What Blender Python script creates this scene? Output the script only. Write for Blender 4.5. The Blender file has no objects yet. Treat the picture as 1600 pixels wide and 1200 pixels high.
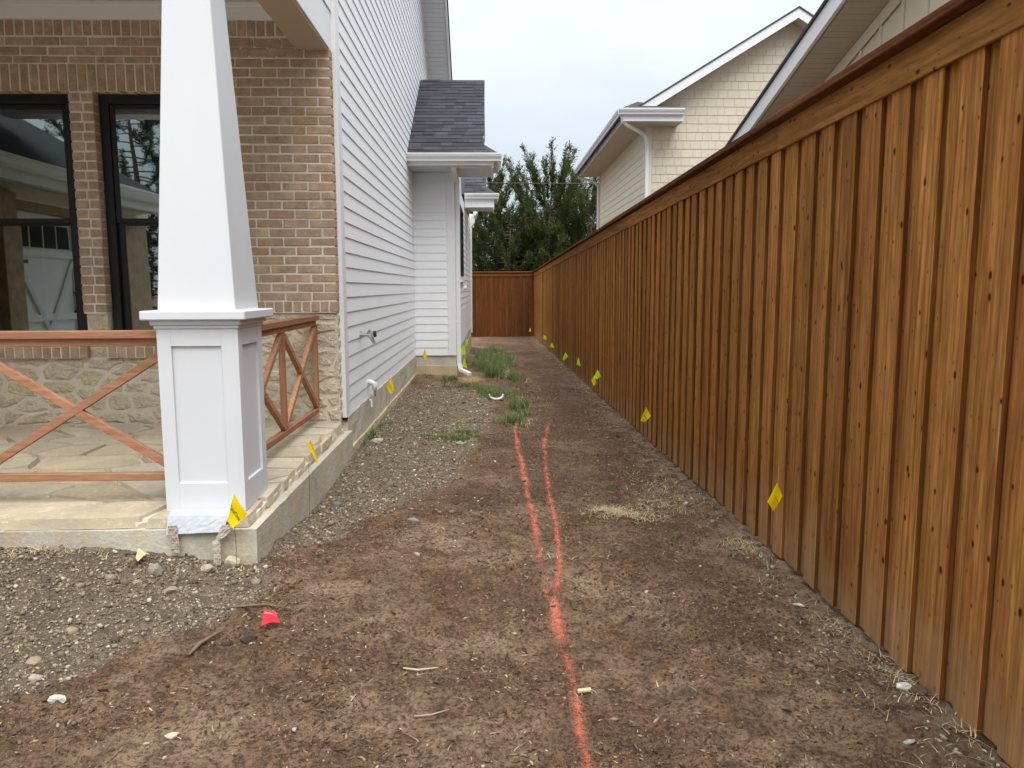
import bpy, bmesh, math, random
import numpy as np
from mathutils import Vector, Matrix, Euler
random.seed(7); rng = np.random.default_rng(11)
S = bpy.context.scene
C = S.collection
R = math.radians

# ------------------------------------------------------------------ camera
cam_d = bpy.data.cameras.new('camera'); cam = bpy.data.objects.new('camera', cam_d); C.objects.link(cam)
S.camera = cam
cam_d.sensor_fit = 'HORIZONTAL'; cam_d.sensor_width = 36.0
cam_d.lens = 36.0 * 1215.0 / 1600.0
cam_d.clip_start = 0.05; cam_d.clip_end = 3000
PITCH = math.atan(150.5/1215); YAW = math.atan(32/1215*math.cos(PITCH)); ROLL = R(0.2)
fw = Vector((math.sin(YAW)*math.cos(PITCH), math.cos(YAW)*math.cos(PITCH), -math.sin(PITCH)))
rt = Vector((math.cos(YAW), -math.sin(YAW), 0)); up = rt.cross(fw)
r2 = math.cos(ROLL)*rt - math.sin(ROLL)*up; u2 = math.cos(ROLL)*up + math.sin(ROLL)*rt
cam.matrix_world = Matrix(((r2.x, u2.x, -fw.x, 0), (r2.y, u2.y, -fw.y, 0), (r2.z, u2.z, -fw.z, 1.5), (0, 0, 0, 1)))

# ------------------------------------------------------------------ world: bright overcast
W = bpy.data.worlds.new('World'); S.world = W; W.use_nodes = True
wn = W.node_tree.nodes; wl = W.node_tree.links
SUN_EL, SUN_AZ = R(58), R(168)      # azimuth clockwise from +Y (the view direction)
bg = wn['Background']; bg.inputs['Strength'].default_value = 0.1
sky = wn.new('ShaderNodeTexSky'); sky.sky_type = 'NISHITA'; sky.sun_disc = False
sky.sun_elevation = SUN_EL; sky.sun_rotation = SUN_AZ; sky.dust_density = 3.0
tc = wn.new('ShaderNodeTexCoord')
mp = wn.new('ShaderNodeMapping'); mp.inputs['Scale'].default_value = (1.0, 1.0, 2.6)
wl.new(tc.outputs['Generated'], mp.inputs['Vector'])
nz = wn.new('ShaderNodeTexNoise'); nz.inputs['Scale'].default_value = 2.3; nz.inputs['Detail'].default_value = 5; nz.inputs['Roughness'].default_value = 0.5
wl.new(mp.outputs[0], nz.inputs['Vector'])
cr = wn.new('ShaderNodeValToRGB')
cr.color_ramp.elements[0].position = 0.36; cr.color_ramp.elements[0].color = (0.68, 0.775, 0.88, 1)
cr.color_ramp.elements[1].position = 0.66; cr.color_ramp.elements[1].color = (0.90, 0.955, 1.0, 1)
wl.new(nz.outputs['Fac'], cr.inputs['Fac'])
sp = wn.new('ShaderNodeSeparateXYZ'); wl.new(tc.outputs['Generated'], sp.inputs[0])
cz = wn.new('ShaderNodeMath'); cz.operation = 'MAXIMUM'; cz.inputs[1].default_value = 0.0; wl.new(sp.outputs['Z'], cz.inputs[0])
sq = wn.new('ShaderNodeMath'); sq.operation = 'POWER'; sq.inputs[1].default_value = 1.8; wl.new(cz.outputs[0], sq.inputs[0])
mr = wn.new('ShaderNodeMath'); mr.operation = 'MULTIPLY_ADD'; mr.inputs[1].default_value = 12.5; mr.inputs[2].default_value = 4.6
wl.new(sq.outputs[0], mr.inputs[0])
mu = wn.new('ShaderNodeVectorMath'); mu.operation = 'SCALE'
wl.new(cr.outputs['Color'], mu.inputs[0]); wl.new(mr.outputs[0], mu.inputs['Scale'])
mx = wn.new('ShaderNodeMix'); mx.data_type = 'RGBA'; mx.inputs['Factor'].default_value = 0.9
wl.new(sky.outputs['Color'], mx.inputs[6]); wl.new(mu.outputs[0], mx.inputs[7])
wl.new(mx.outputs[2], bg.inputs['Color'])

sd = bpy.data.lights.new('sun', 'SUN'); sd.energy = 1.5; sd.angle = R(45); sd.color = (1.0, 0.965, 0.92)
sun = bpy.data.objects.new('sun', sd); C.objects.link(sun)
sdir = Vector((math.sin(SUN_AZ)*math.cos(SUN_EL), math.cos(SUN_AZ)*math.cos(SUN_EL), math.sin(SUN_EL)))
sun.rotation_euler = sdir.to_track_quat('Z', 'Y').to_euler()
sun.location = sdir*60
S.view_settings.view_transform = 'Standard'; S.view_settings.look = 'None'
S.view_settings.exposure = 0.98; S.view_settings.gamma = 1.0; S.view_settings.use_curve_mapping = False
S.render.engine = 'CYCLES'
S.cycles.use_denoising = True
S.cycles.max_bounces = 7; S.cycles.transparent_max_bounces = 12

# ------------------------------------------------------------------ object helpers
def tag(o, label=None, cat=None, group=None, kind=None):
    if label: o['label'] = label
    if cat: o['category'] = cat
    if group: o['group'] = group
    if kind: o['kind'] = kind
    return o
def link(o, parent=None):
    C.objects.link(o)
    if parent is not None:
        o.parent = parent
        if parent.type == 'EMPTY':
            o.matrix_parent_inverse = parent.matrix_basis.inverted()
    return o
def empty(name, loc, label, cat, group=None, rz=0):
    o = bpy.data.objects.new(name, None); o.empty_display_size = 0.1
    o.location = loc; o.rotation_euler = (0, 0, rz); C.objects.link(o)
    return tag(o, label, cat, group)
def mesh_from(verts, faces, mat, name='mesh', smooth=False):
    me = bpy.data.meshes.new(name); me.from_pydata(verts, [], faces); me.update()
    if mat: me.materials.append(mat)
    if smooth: me.polygons.foreach_set('use_smooth', [True]*len(me.polygons))
    return me
def np_mesh(name, V, F, mat, smooth=False, color=None):
    """V (n,3) array, F (m,k) array"""
    me = bpy.data.meshes.new(name); k = F.shape[1]
    me.vertices.add(len(V)); me.vertices.foreach_set('co', V.astype(np.float32).ravel())
    me.loops.add(F.size); me.loops.foreach_set('vertex_index', F.astype(np.int32).ravel())
    me.polygons.add(len(F)); me.polygons.foreach_set('loop_start', np.arange(0, F.size, k, dtype=np.int32))
    if smooth: me.polygons.foreach_set('use_smooth', np.ones(len(F), dtype=bool))
    me.update(calc_edges=True)
    if color is not None:
        a = me.color_attributes.new('tint', 'FLOAT_COLOR', 'POINT')
        c = np.ones((len(V), 4), dtype=np.float32); c[:, :3] = color; a.data.foreach_set('color', c.ravel())
    if mat: me.materials.append(mat)
    return me
class MB:
    def __init__(s): s.v = []; s.f = []
    def add(s, vs, fs):
        n = len(s.v); s.v += [tuple(v) for v in vs]; s.f += [tuple(i+n for i in f) for f in fs]; return s
    def box(s, x0, x1, y0, y1, z0, z1, b=0.0):
        vs, fs = chamfer_box((x1-x0)/2, (y1-y0)/2, (z1-z0)/2, b) if b > 0 else plain_box((x1-x0)/2, (y1-y0)/2, (z1-z0)/2)
        c = ((x0+x1)/2, (y0+y1)/2, (z0+z1)/2)
        return s.add([(v[0]+c[0], v[1]+c[1], v[2]+c[2]) for v in vs], fs)
    def bar(s, a, b, w, h, upv=(0, 0, 1), bev=0.002):
        """bar of section w x h from a to b; h along upv"""
        a = Vector(a); b = Vector(b); d = (b-a); L = d.length; d.normalize()
        sx = d.cross(Vector(upv)).normalized(); uz = sx.cross(d).normalized()
        vs, fs = chamfer_box(w/2, L/2, h/2, bev)
        m = (a+b)/2
        return s.add([m + sx*v[0] + d*v[1] + uz*v[2] for v in vs], fs)
    def tube(s, pts, rad, n=8, cap=True):
        pts = [Vector(p) for p in pts]; m = len(pts)
        rads = rad if isinstance(rad, (list, tuple)) else [rad]*m
        base = len(s.v); prev = None
        for i, p in enumerate(pts):
            d = (pts[min(i+1, m-1)]-pts[max(i-1, 0)]).normalized()
            if prev is None:
                a = Vector((0, 0, 1)) if abs(d.z) < 0.9 else Vector((1, 0, 0))
                sx = d.cross(a).normalized()
            else:
                sx = (prev - d*prev.dot(d)).normalized()
            prev = sx; sy = d.cross(sx)
            for k in range(n):
                t = 2*math.pi*k/n
                s.v.append(tuple(p + (sx*math.cos(t)+sy*math.sin(t))*rads[i]))
        for i in range(m-1):
            for k in range(n):
                k2 = (k+1) % n
                s.f.append((base+i*n+k, base+i*n+k2, base+(i+1)*n+k2, base+(i+1)*n+k))
        if cap:
            s.f.append(tuple(base+k for k in reversed(range(n)))); s.f.append(tuple(base+(m-1)*n+k for k in range(n)))
        return s
    def prism(s, poly, axis, a0, a1):
        """poly: list of 2D points; axis 'x','y','z' extruded from a0 to a1"""
        def P(p, a): return {'x': (a, p[0], p[1]), 'y': (p[0], a, p[1]), 'z': (p[0], p[1], a)}[axis]
        n = len(poly); vs = [P(p, a0) for p in poly]+[P(p, a1) for p in poly]
        fs = [tuple(range(n)), tuple(range(2*n-1, n-1, -1))]+[(i, i+n, (i+1) % n+n, (i+1) % n) for i in range(n)]
        return s.add(vs, fs)
    def build(s, name, mat, parent=None, smooth=False):
        me = mesh_from(s.v, s.f, mat, name, smooth)
        bm = bmesh.new(); bm.from_mesh(me); bmesh.ops.recalc_face_normals(bm, faces=bm.faces); bm.to_mesh(me); bm.free()
        return link(bpy.data.objects.new(name, me), parent)
def plain_box(hx, hy, hz):
    v = [(x, y, z) for x in (-hx, hx) for y in (-hy, hy) for z in (-hz, hz)]
    return v, [(0, 1, 3, 2), (4, 6, 7, 5), (0, 4, 5, 1), (2, 3, 7, 6), (0, 2, 6, 4), (1, 5, 7, 3)]
def chamfer_box(hx, hy, hz, b):
    b = min(b, hx*.45, hy*.45, hz*.45)
    v = []; idx = {}
    for sx in (-1, 1):
        for sy in (-1, 1):
            for sz in (-1, 1):
                for ax in range(3):
                    p = [sx*(hx-b), sy*(hy-b), sz*(hz-b)]; p[ax] = (sx*hx, sy*hy, sz*hz)[ax]
                    idx[(sx, sy, sz, ax)] = len(v); v.append(tuple(p))
    f = []
    for ax in range(3):
        o = [a for a in range(3) if a != ax]
        for s in (-1, 1):
            q = []
            for (p, r) in ((-1, -1), (1, -1), (1, 1), (-1, 1)):
                sg = [0, 0, 0]; sg[ax] = s; sg[o[0]] = p; sg[o[1]] = r; q.append(idx[(*sg, ax)])
            f.append(tuple(q))
    for ax in range(3):
        o = [a for a in range(3) if a != ax]
        for p in (-1, 1):
            for r in (-1, 1):
                q = []
                for s, who in ((-1, 0), (1, 0), (1, 1), (-1, 1)):
                    sg = [0, 0, 0]; sg[ax] = s; sg[o[0]] = p; sg[o[1]] = r; q.append(idx[(*sg, o[who])])
                f.append(tuple(q))
    for sx in (-1, 1):
        for sy in (-1, 1):
            for sz in (-1, 1): f.append(tuple(idx[(sx, sy, sz, a)] for a in range(3)))
    return v, f
def box(name, x0, x1, y0, y1, z0, z1, mat, parent=None, b=0.004):
    return MB().box(x0, x1, y0, y1, z0, z1, b).build(name, mat, parent)
_cache = {}
def piece(name, key, make, mat, parent, loc, rot=(0, 0, 0), scale=(1, 1, 1), edge=None):
    k = (key, mat.name)
    if k not in _cache:
        vs, fs = make(); me = mesh_from(vs, fs, mat, name)
        bm = bmesh.new(); bm.from_mesh(me); bmesh.ops.recalc_face_normals(bm, faces=bm.faces); bm.to_mesh(me); bm.free()
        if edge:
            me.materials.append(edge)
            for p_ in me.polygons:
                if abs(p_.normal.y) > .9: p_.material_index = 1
        _cache[k] = me
    o = bpy.data.objects.new(name, _cache[k]); link(o, parent)
    o.location = loc; o.rotation_euler = rot; o.scale = scale
    return o

# ------------------------------------------------------------------ materials
def nodes(name, rough=0.7, spec=0.3):
    m = bpy.data.materials.new(name); m.use_nodes = True
    n = m.node_tree.nodes; l = m.node_tree.links; p = n['Principled BSDF']
    p.inputs['Roughness'].default_value = rough; p.inputs['Specular IOR Level'].default_value = spec
    return m, n, l, p
def mixc(n, l, fac, a, b, mode='MIX'):
    x = n.new('ShaderNodeMix'); x.data_type = 'RGBA'; x.blend_type = mode
    for sock, val in ((0, fac), (6, a), (7, b)):
        if hasattr(val, 'is_linked') or isinstance(val, bpy.types.NodeSocket): l.new(val, x.inputs[sock])
        elif sock == 0: x.inputs[0].default_value = val
        else: x.inputs[sock].default_value = (*val, 1) if len(val) == 3 else val
    return x.outputs[2]
def noise(n, l, vec, scale, detail=4, rough=0.55, dist=0.0):
    t = n.new('ShaderNodeTexNoise'); t.inputs['Scale'].default_value = scale; t.inputs['Detail'].default_value = detail
    t.inputs['Roughness'].default_value = rough; t.inputs['Distortion'].default_value = dist
    l.new(vec, t.inputs['Vector']); return t.outputs['Fac']
def ramp(n, l, fac, stops):
    r = n.new('ShaderNodeValToRGB'); e = r.color_ramp.elements
    while len(e) < len(stops): e.new(0.5)
    for el, (p, c) in zip(e, stops):
        el.position = p; el.color = (*c, 1) if not isinstance(c, (int, float)) else (c, c, c, 1)
    l.new(fac, r.inputs['Fac']); return r.outputs['Color']
def mapping(n, l, vec, scale=(1, 1, 1), rot=(0, 0, 0)):
    t = n.new('ShaderNodeMapping'); t.inputs['Scale'].default_value = scale; t.inputs['Rotation'].default_value = rot
    l.new(vec, t.inputs['Vector']); return t.outputs[0]
def bump(n, l, p, h, strength=0.3, dist=0.01):
    b = n.new('ShaderNodeBump'); b.inputs['Strength'].default_value = strength; b.inputs['Distance'].default_value = dist
    l.new(h, b.inputs['Height']); l.new(b.outputs[0], p.inputs['Normal'])
def coord(n, l, kind='Object', jitter=True):
    t = n.new('ShaderNodeTexCoord'); v = t.outputs[kind]; oi = n.new('ShaderNodeObjectInfo')
    if jitter:
        c = n.new('ShaderNodeCombineXYZ'); mulp = []
        for i, k in enumerate((37.1, 91.7, 53.3)):
            mm = n.new('ShaderNodeMath'); mm.operation = 'MULTIPLY'; mm.inputs[1].default_value = k
            l.new(oi.outputs['Random'], mm.inputs[0]); l.new(mm.outputs[0], c.inputs[i])
        a = n.new('ShaderNodeVectorMath'); a.operation = 'ADD'; l.new(v, a.inputs[0]); l.new(c.outputs[0], a.inputs[1]); v = a.outputs[0]
    return v, oi.outputs['Random']
def m_paint(name, col, var=0.06, rough=0.45, sc=3.0, dirt=None):
    m, n, l, p = nodes(name, rough, 0.35)
    g = n.new('ShaderNodeNewGeometry').outputs['Position']
    a = tuple(c*(1-var) for c in col)
    c = mixc(n, l, noise(n, l, g, sc, 5), a, col)
    f = noise(n, l, g, 45, 3)
    c = mixc(n, l, ramp(n, l, f, [(0.55, 0.0), (0.8, 0.10)]), c, tuple(x*0.82 for x in col))
    if dirt:
        d = ramp(n, l, noise(n, l, mapping(n, l, g, (1, 1, .35)), 2.1, 7, .62), [(0.55, 0.0), (0.75, 0.22)])
        c = mixc(n, l, d, c, dirt)
    l.new(c, p.inputs['Base Color']); bump(n, l, p, noise(n, l, g, 160, 3), 0.06, 0.002)
    return m
def m_wood(name, cols, rough=0.8, knots=True, axis='z', dust=False, gs=1.0):
    """cols: dark, mid, light"""
    m, n, l, p = nodes(name, rough, 0.06)
    v, rnd = coord(n, l)
    s = {'z': (1, 1, .045), 'y': (1, .045, 1), 'x': (.045, 1, 1)}[axis]
    g1 = noise(n, l, mapping(n, l, v, s), 26*gs, 6, .6, 0.7)
    g2 = noise(n, l, mapping(n, l, v, tuple(.5 if q == 1 else q for q in s)), 160*gs, 3, .6)
    c = ramp(n, l, g1, [(0.25, cols[0]), (0.5, cols[1]), (0.75, cols[2])])
    c = mixc(n, l, ramp(n, l, g2, [(0.35, 0.45), (0.6, 0.0)]), c, cols[0])
    # flame grain on some boards
    sw = {'z': (1, 1, .10), 'y': (1, .10, 1), 'x': (.10, 1, 1)}[axis]
    w = n.new('ShaderNodeTexWave'); w.wave_type = 'RINGS'; w.rings_direction = 'SPHERICAL'
    w.inputs['Scale'].default_value = 9*gs; w.inputs['Distortion'].default_value = 3.5; w.inputs['Detail'].default_value = 2; w.inputs['Detail Scale'].default_value = 1.2
    l.new(mapping(n, l, v, sw), w.inputs['Vector'])
    fl = n.new('ShaderNodeMath'); fl.operation = 'MULTIPLY'
    l.new(ramp(n, l, w.outputs['Fac'], [(0.0, 0.5), (0.4, 0.0)]), fl.inputs[0])
    l.new(ramp(n, l, rnd, [(0.45, 0.1), (0.75, 0.9)]), fl.inputs[1])
    c = mixc(n, l, fl.outputs[0], c, cols[0])
    # board to board colour
    hs = n.new('ShaderNodeHueSaturation'); l.new(c, hs.inputs['Color'])
    mv = n.new('ShaderNodeMapRange'); mv.inputs['To Min'].default_value = 0.70; mv.inputs['To Max'].default_value = 1.22
    l.new(rnd, mv.inputs['Value']); l.new(mv.outputs[0], hs.inputs['Value'])
    mh = n.new('ShaderNodeMath'); mh.operation = 'MULTIPLY_ADD'; mh.inputs[1].default_value = 7.77; mh.inputs[2].default_value = 0
    l.new(rnd, mh.inputs[0]); fr = n.new('ShaderNodeMath'); fr.operation = 'FRACT'; l.new(mh.outputs[0], fr.inputs[0])
    m2 = n.new('ShaderNodeMapRange'); m2.inputs['To Min'].default_value = 0.494; m2.inputs['To Max'].default_value = 0.505
    l.new(fr.outputs[0], m2.inputs['Value']); l.new(m2.outputs[0], hs.inputs['Hue'])
    c = hs.outputs['Color']
    big = noise(n, l, mapping(n, l, v, tuple(1 if q == 1 else .35 for q in s)), 4.0, 3)
    c = mixc(n, l, ramp(n, l, big, [(0.42, 0.0), (0.72, 0.35)]), c, tuple(x*.55 for x in cols[1]))
    if knots:
        k = n.new('ShaderNodeTexVoronoi'); k.inputs['Scale'].default_value = 12.0
        k.voronoi_dimensions = '2D'; sv = n.new('ShaderNodeSeparateXYZ'); l.new(v, sv.inputs[0]); cv = n.new('ShaderNodeCombineXYZ')
        o_ = {'z': ('X', 'Y', 'Z'), 'y': ('X', 'Z', 'Y'), 'x': ('Y', 'Z', 'X')}[axis]
        av = n.new('ShaderNodeMath'); av.operation = 'ADD'; l.new(sv.outputs[o_[0]], av.inputs[0]); l.new(sv.outputs[o_[1]], av.inputs[1]); l.new(av.outputs[0], cv.inputs[0])
        az_ = n.new('ShaderNodeMath'); az_.operation = 'MULTIPLY'; az_.inputs[1].default_value = .58; l.new(sv.outputs[o_[2]], az_.inputs[0]); l.new(az_.outputs[0], cv.inputs[1])
        l.new(cv.outputs[0], k.inputs['Vector'])
        sep = n.new('ShaderNodeSeparateColor'); l.new(k.outputs['Color'], sep.inputs[0])
        th = n.new('ShaderNodeMapRange'); th.inputs['From Min'].default_value = .48; th.inputs['To Min'].default_value = 0.0; th.inputs['To Max'].default_value = 0.085
        l.new(sep.outputs[0], th.inputs['Value'])
        dv = n.new('ShaderNodeMath'); dv.operation = 'SUBTRACT'; l.new(th.outputs[0], dv.inputs[0]); l.new(k.outputs['Distance'], dv.inputs[1])
        kf = n.new('ShaderNodeMapRange'); kf.inputs['From Min'].default_value = -0.065; kf.inputs['From Max'].default_value = 0.01
        l.new(dv.outputs[0], kf.inputs['Value'])
        c = mixc(n, l, kf.outputs[0], c, (cols[0][0]*.42, cols[0][1]*.38, cols[0][2]*.4))
    if dust:
        g = n.new('ShaderNodeNewGeometry').outputs['Position']; sg = n.new('ShaderNodeSeparateXYZ'); l.new(g, sg.inputs[0])
        dz = n.new('ShaderNodeMath'); dz.operation = 'MULTIPLY_ADD'; dz.inputs[1].default_value = 0.013
        l.new(sg.outputs['Y'], dz.inputs[0]); l.new(sg.outputs['Z'], dz.inputs[2])
        nn = noise(n, l, g, 3.5, 4)
        ad = n.new('ShaderNodeMath'); ad.operation = 'MULTIPLY_ADD'; ad.inputs[1].default_value = -0.9; l.new(nn, ad.inputs[0]); l.new(dz.outputs[0], ad.inputs[2])
        dm = n.new('ShaderNodeMapRange'); dm.interpolation_type = 'SMOOTHSTEP'; dm.inputs['From Min'].default_value = -.42; dm.inputs['From Max'].default_value = .02; dm.inputs['To Min'].default_value = .42; dm.inputs['To Max'].default_value = 0.0
        l.new(ad.outputs[0], dm.inputs['Value']); c = mixc(n, l, dm.outputs[0], c, (.38, .25, .14))
    l.new(c, p.inputs['Base Color'])
    bump(n, l, p, g2, 0.5, 0.004)
    return m
def m_piece(name, cols, rough=0.85, sc=9.0, fine=60.0, bs=0.5, bd=0.006, hv=.14):
    """brick / stone / shingle: colour picked per object, mottled"""
    m, n, l, p = nodes(name, rough, 0.2)
    v, rnd = coord(n, l)
    k = len(cols)
    base = ramp(n, l, rnd, [(i/(k-1) if k > 1 else 0, c) for i, c in enumerate(cols)])
    a = noise(n, l, v, sc, 6, .62); b = noise(n, l, v, fine, 5, .65)
    c = mixc(n, l, ramp(n, l, a, [(0.33, 1.0), (0.66, 0.0)]), base, tuple(sum(q[i] for q in cols)/k*(1-2.6*hv) for i in range(3)))
    c = mixc(n, l, ramp(n, l, b, [(0.52, 0.0), (0.72, 0.45)]), c, tuple(min(1, max(q[i] for q in cols)*1.25) for i in range(3)))
    l.new(c, p.inputs['Base Color'])
    s = n.new('ShaderNodeMath'); s.operation = 'ADD'; l.new(a, s.inputs[0]); l.new(b, s.inputs[1])
    bump(n, l, p, s.outputs[0], bs, bd)
    return m
def m_tint(name, rough=0.9, fine=50, var=0.5, bs=.5, bd=.01, trans=0.0):
    m, n, l, p = nodes(name, rough, 0.15)
    a = n.new('ShaderNodeVertexColor'); a.layer_name = 'tint'
    g = n.new('ShaderNodeNewGeometry').outputs['Position']
    c = mixc(n, l, ramp(n, l, noise(n, l, g, fine, 4), [(0.3, var), (0.65, 0.0)]), a.outputs['Color'], (0, 0, 0), 'MIX')
    l.new(c, p.inputs['Base Color'])
    if bs: bump(n, l, p, noise(n, l, g, fine*1.7, 4), bs, bd)
    if trans:
        t = n.new('ShaderNodeBsdfTranslucent'); l.new(c, t.inputs['Color']); ms = n.new('ShaderNodeMixShader'); ms.inputs[0].default_value = trans
        l.new(p.outputs[0], ms.inputs[1]); l.new(t.outputs[0], ms.inputs[2]); l.new(ms.outputs[0], n['Material Output'].inputs[0])
    return m
def m_plain(name, col, rough=.5, spec=.4, metal=0.0):
    m, n, l, p = nodes(name, rough, spec); p.inputs['Metallic'].default_value = metal
    g = n.new('ShaderNodeNewGeometry').outputs['Position']
    l.new(mixc(n, l, noise(n, l, g, 25, 4), tuple(c*.85 for c in col), col), p.inputs['Base Color'])
    return m
def m_plastic(name, col):
    m, n, l, p = nodes(name, .4, .4); p.inputs['Base Color'].default_value = (*col, 1)
    t = n.new('ShaderNodeBsdfTranslucent'); t.inputs['Color'].default_value = (*col, 1); ms = n.new('ShaderNodeMixShader'); ms.inputs[0].default_value = .3
    l.new(p.outputs[0], ms.inputs[1]); l.new(t.outputs[0], ms.inputs[2]); l.new(ms.outputs[0], n['Material Output'].inputs[0])
    return m
def m_glass():
    m, n, l, p = nodes('window_glass'); n.remove(p)
    tr = n.new('ShaderNodeBsdfTransparent'); tr.inputs['Color'].default_value = (.55, .60, .58, 1)
    gl = n.new('ShaderNodeBsdfGlossy'); gl.inputs['Roughness'].default_value = .012; gl.inputs['Color'].default_value = (.86, .97, .95, 1)
    fr = n.new('ShaderNodeFresnel'); fr.inputs['IOR'].default_value = 1.5
    ad = n.new('ShaderNodeMath'); ad.operation = 'MULTIPLY_ADD'; ad.inputs[1].default_value = 1.2; ad.inputs[2].default_value = .21; ad.use_clamp = True
    l.new(fr.outputs[0], ad.inputs[0])
    g = n.new('ShaderNodeNewGeometry').outputs['Position']
    b = n.new('ShaderNodeBump'); b.inputs['Strength'].default_value = .05; b.inputs['Distance'].default_value = .02
    l.new(noise(n, l, g, 1.6, 1), b.inputs['Height']); l.new(b.outputs[0], gl.inputs['Normal'])
    ms = n.new('ShaderNodeMixShader'); l.new(ad.outputs[0], ms.inputs[0]); l.new(tr.outputs[0], ms.inputs[1]); l.new(gl.outputs[0], ms.inputs[2])
    l.new(ms.outputs[0], n['Material Output'].inputs[0]); return m
def m_concrete(name, col, stain):
    m, n, l, p = nodes(name, .9, .2)
    g = n.new('ShaderNodeNewGeometry').outputs['Position']
    a = noise(n, l, g, 2.4, 7, .65); b = noise(n, l, g, 34, 5, .6); d = noise(n, l, mapping(n, l, g, (1.2, 1.2, .25)), 5.5, 5, .6)
    c = mixc(n, l, ramp(n, l, a, [(.35, 0.0), (.68, 1.0)]), col, tuple(x*.68 for x in col))
    c = mixc(n, l, ramp(n, l, d, [(.45, 0.0), (.7, .75)]), c, stain)
    c = mixc(n, l, ramp(n, l, b, [(.55, 0.0), (.8, .5)]), c, tuple(min(1, x*1.35) for x in col))
    l.new(c, p.inputs['Base Color'])
    s = n.new('ShaderNodeMath'); s.operation = 'ADD'; l.new(a, s.inputs[0]); l.new(b, s.inputs[1]); bump(n, l, p, s.outputs[0], .55, .012)
    return m

WHITE = m_paint('white_paint', (.77, .775, .78), .04, .42)
SIDE = m_paint('white_siding', (.82, .822, .83), .045, .5, 1.2)
TRIMW = m_paint('white_trim', (.77, .77, .765), .05, .4, dirt=(.62, .60, .55))
PCOL = m_paint('column_paint', (.665, .675, .69), .09, .5, 2.2, dirt=(.58, .57, .54))
CEIL = m_paint('porch_ceiling_paint', (.72, .69, .63), .04, .6)
FENCE = m_wood('stained_cedar', ((.13, .045, .012), (.40, .172, .045), (.58, .282, .086)), dust=True)
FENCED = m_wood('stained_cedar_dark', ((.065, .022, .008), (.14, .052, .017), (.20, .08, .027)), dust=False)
FEDGE_SHADE = m_wood('shaded_picket_edge', ((.075, .025, .006), (.20, .078, .019), (.29, .122, .034)), knots=False)  # darker brown for picket sides: shade of the gaps painted into the colour
FCAP = m_wood('cap_cedar', ((.06, .021, .009), (.14, .052, .020), (.22, .088, .035)), axis='y')
FTRIM = m_wood('trim_cedar', ((.14, .051, .015), (.36, .158, .044), (.50, .245, .078)), axis='y')
FTRIMX = m_wood('rear_trim_cedar', ((.12, .042, .013), (.25, .095, .030), (.34, .135, .045)), axis='x')
RAILW = m_wood('railing_cedar', ((.27, .122, .064), (.44, .225, .128), (.54, .30, .185)), knots=False, axis='x', gs=1.5)
RAILY = m_wood('railing_cedar_side', ((.27, .122, .064), (.44, .225, .128), (.54, .30, .185)), knots=False, axis='y', gs=1.5)
RAILZ = m_wood('railing_cedar_post', ((.22, .097, .050), (.37, .178, .10), (.46, .24, .145)), knots=False, axis='z', gs=1.5)
BRICK = m_piece('tan_brick', [(.43, .305, .205), (.49, .36, .25), (.37, .255, .168), (.55, .41, .29), (.43, .285, .18), (.48, .36, .26)], bs=.7, bd=.006)
MORTAR = m_concrete('mortar', (.74, .68, .59), (.68, .61, .52))
STONE = m_piece('field_stone', [(.71, .62, .45), (.63, .54, .38), (.75, .67, .52), (.60, .55, .45), (.71, .57, .33), (.66, .58, .43), (.77, .69, .54), (.63, .47, .24)], sc=8, fine=36, bs=1.0, bd=.03, hv=.07)
SMORT = m_concrete('stone_mortar', (.68, .61, .49), (.62, .54, .42))
FLAGST = m_piece('flagstone', [(.50, .43, .31), (.60, .52, .37), (.42, .37, .29), (.58, .48, .31), (.46, .36, .25), (.60, .54, .42)], rough=.8, sc=3, fine=30, bs=.45, bd=.012, hv=.09)
CONC = m_concrete('foundation_concrete', (.56, .515, .42), (.52, .42, .26))
CONCT = m_concrete('lower_foundation', (.58, .47, .29), (.52, .41, .25))
SHING = m_piece('asphalt_shingle', [(.038, .038, .044), (.072, .072, .082), (.10, .10, .112), (.048, .047, .055), (.026, .026, .031), (.115, .115, .125)], rough=.95, sc=14, fine=190, bs=.6, bd=.004, hv=.08)
BLACKF = m_plain('black_window_frame', (.010, .010, .011), .45, .35)
GLASS = m_glass()
DARK = m_plain('dark_room', (.05, .05, .05), .9, .1)
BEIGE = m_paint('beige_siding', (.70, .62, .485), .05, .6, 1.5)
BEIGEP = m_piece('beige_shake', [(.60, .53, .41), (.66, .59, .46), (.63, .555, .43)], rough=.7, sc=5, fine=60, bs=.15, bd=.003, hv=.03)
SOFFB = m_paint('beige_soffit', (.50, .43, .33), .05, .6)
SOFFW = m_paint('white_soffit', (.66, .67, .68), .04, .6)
METAL = m_plain('galvanised_metal', (.45, .45, .44), .35, .5, .9)
BLACKP = m_plain('black_plastic', (.012, .012, .012), .4, .4)
PVC = m_plain('white_pvc', (.78, .77, .74), .35, .45)
WIRE = m_plain('rusty_wire', (.10, .08, .07), .5, .4, .5)
YEL = m_plastic('yellow_flag_plastic', (.95, .70, .004)); LIME = m_plastic('lime_flag_plastic', (.52, .95, .02)); RED = m_plastic('red_flag_plastic', (.80, .012, .030))
INK = m_plain('black_ink', (.012, .012, .010), .6, .2); INKW = m_plain('white_ink', (.85, .82, .82), .6, .2)

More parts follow.
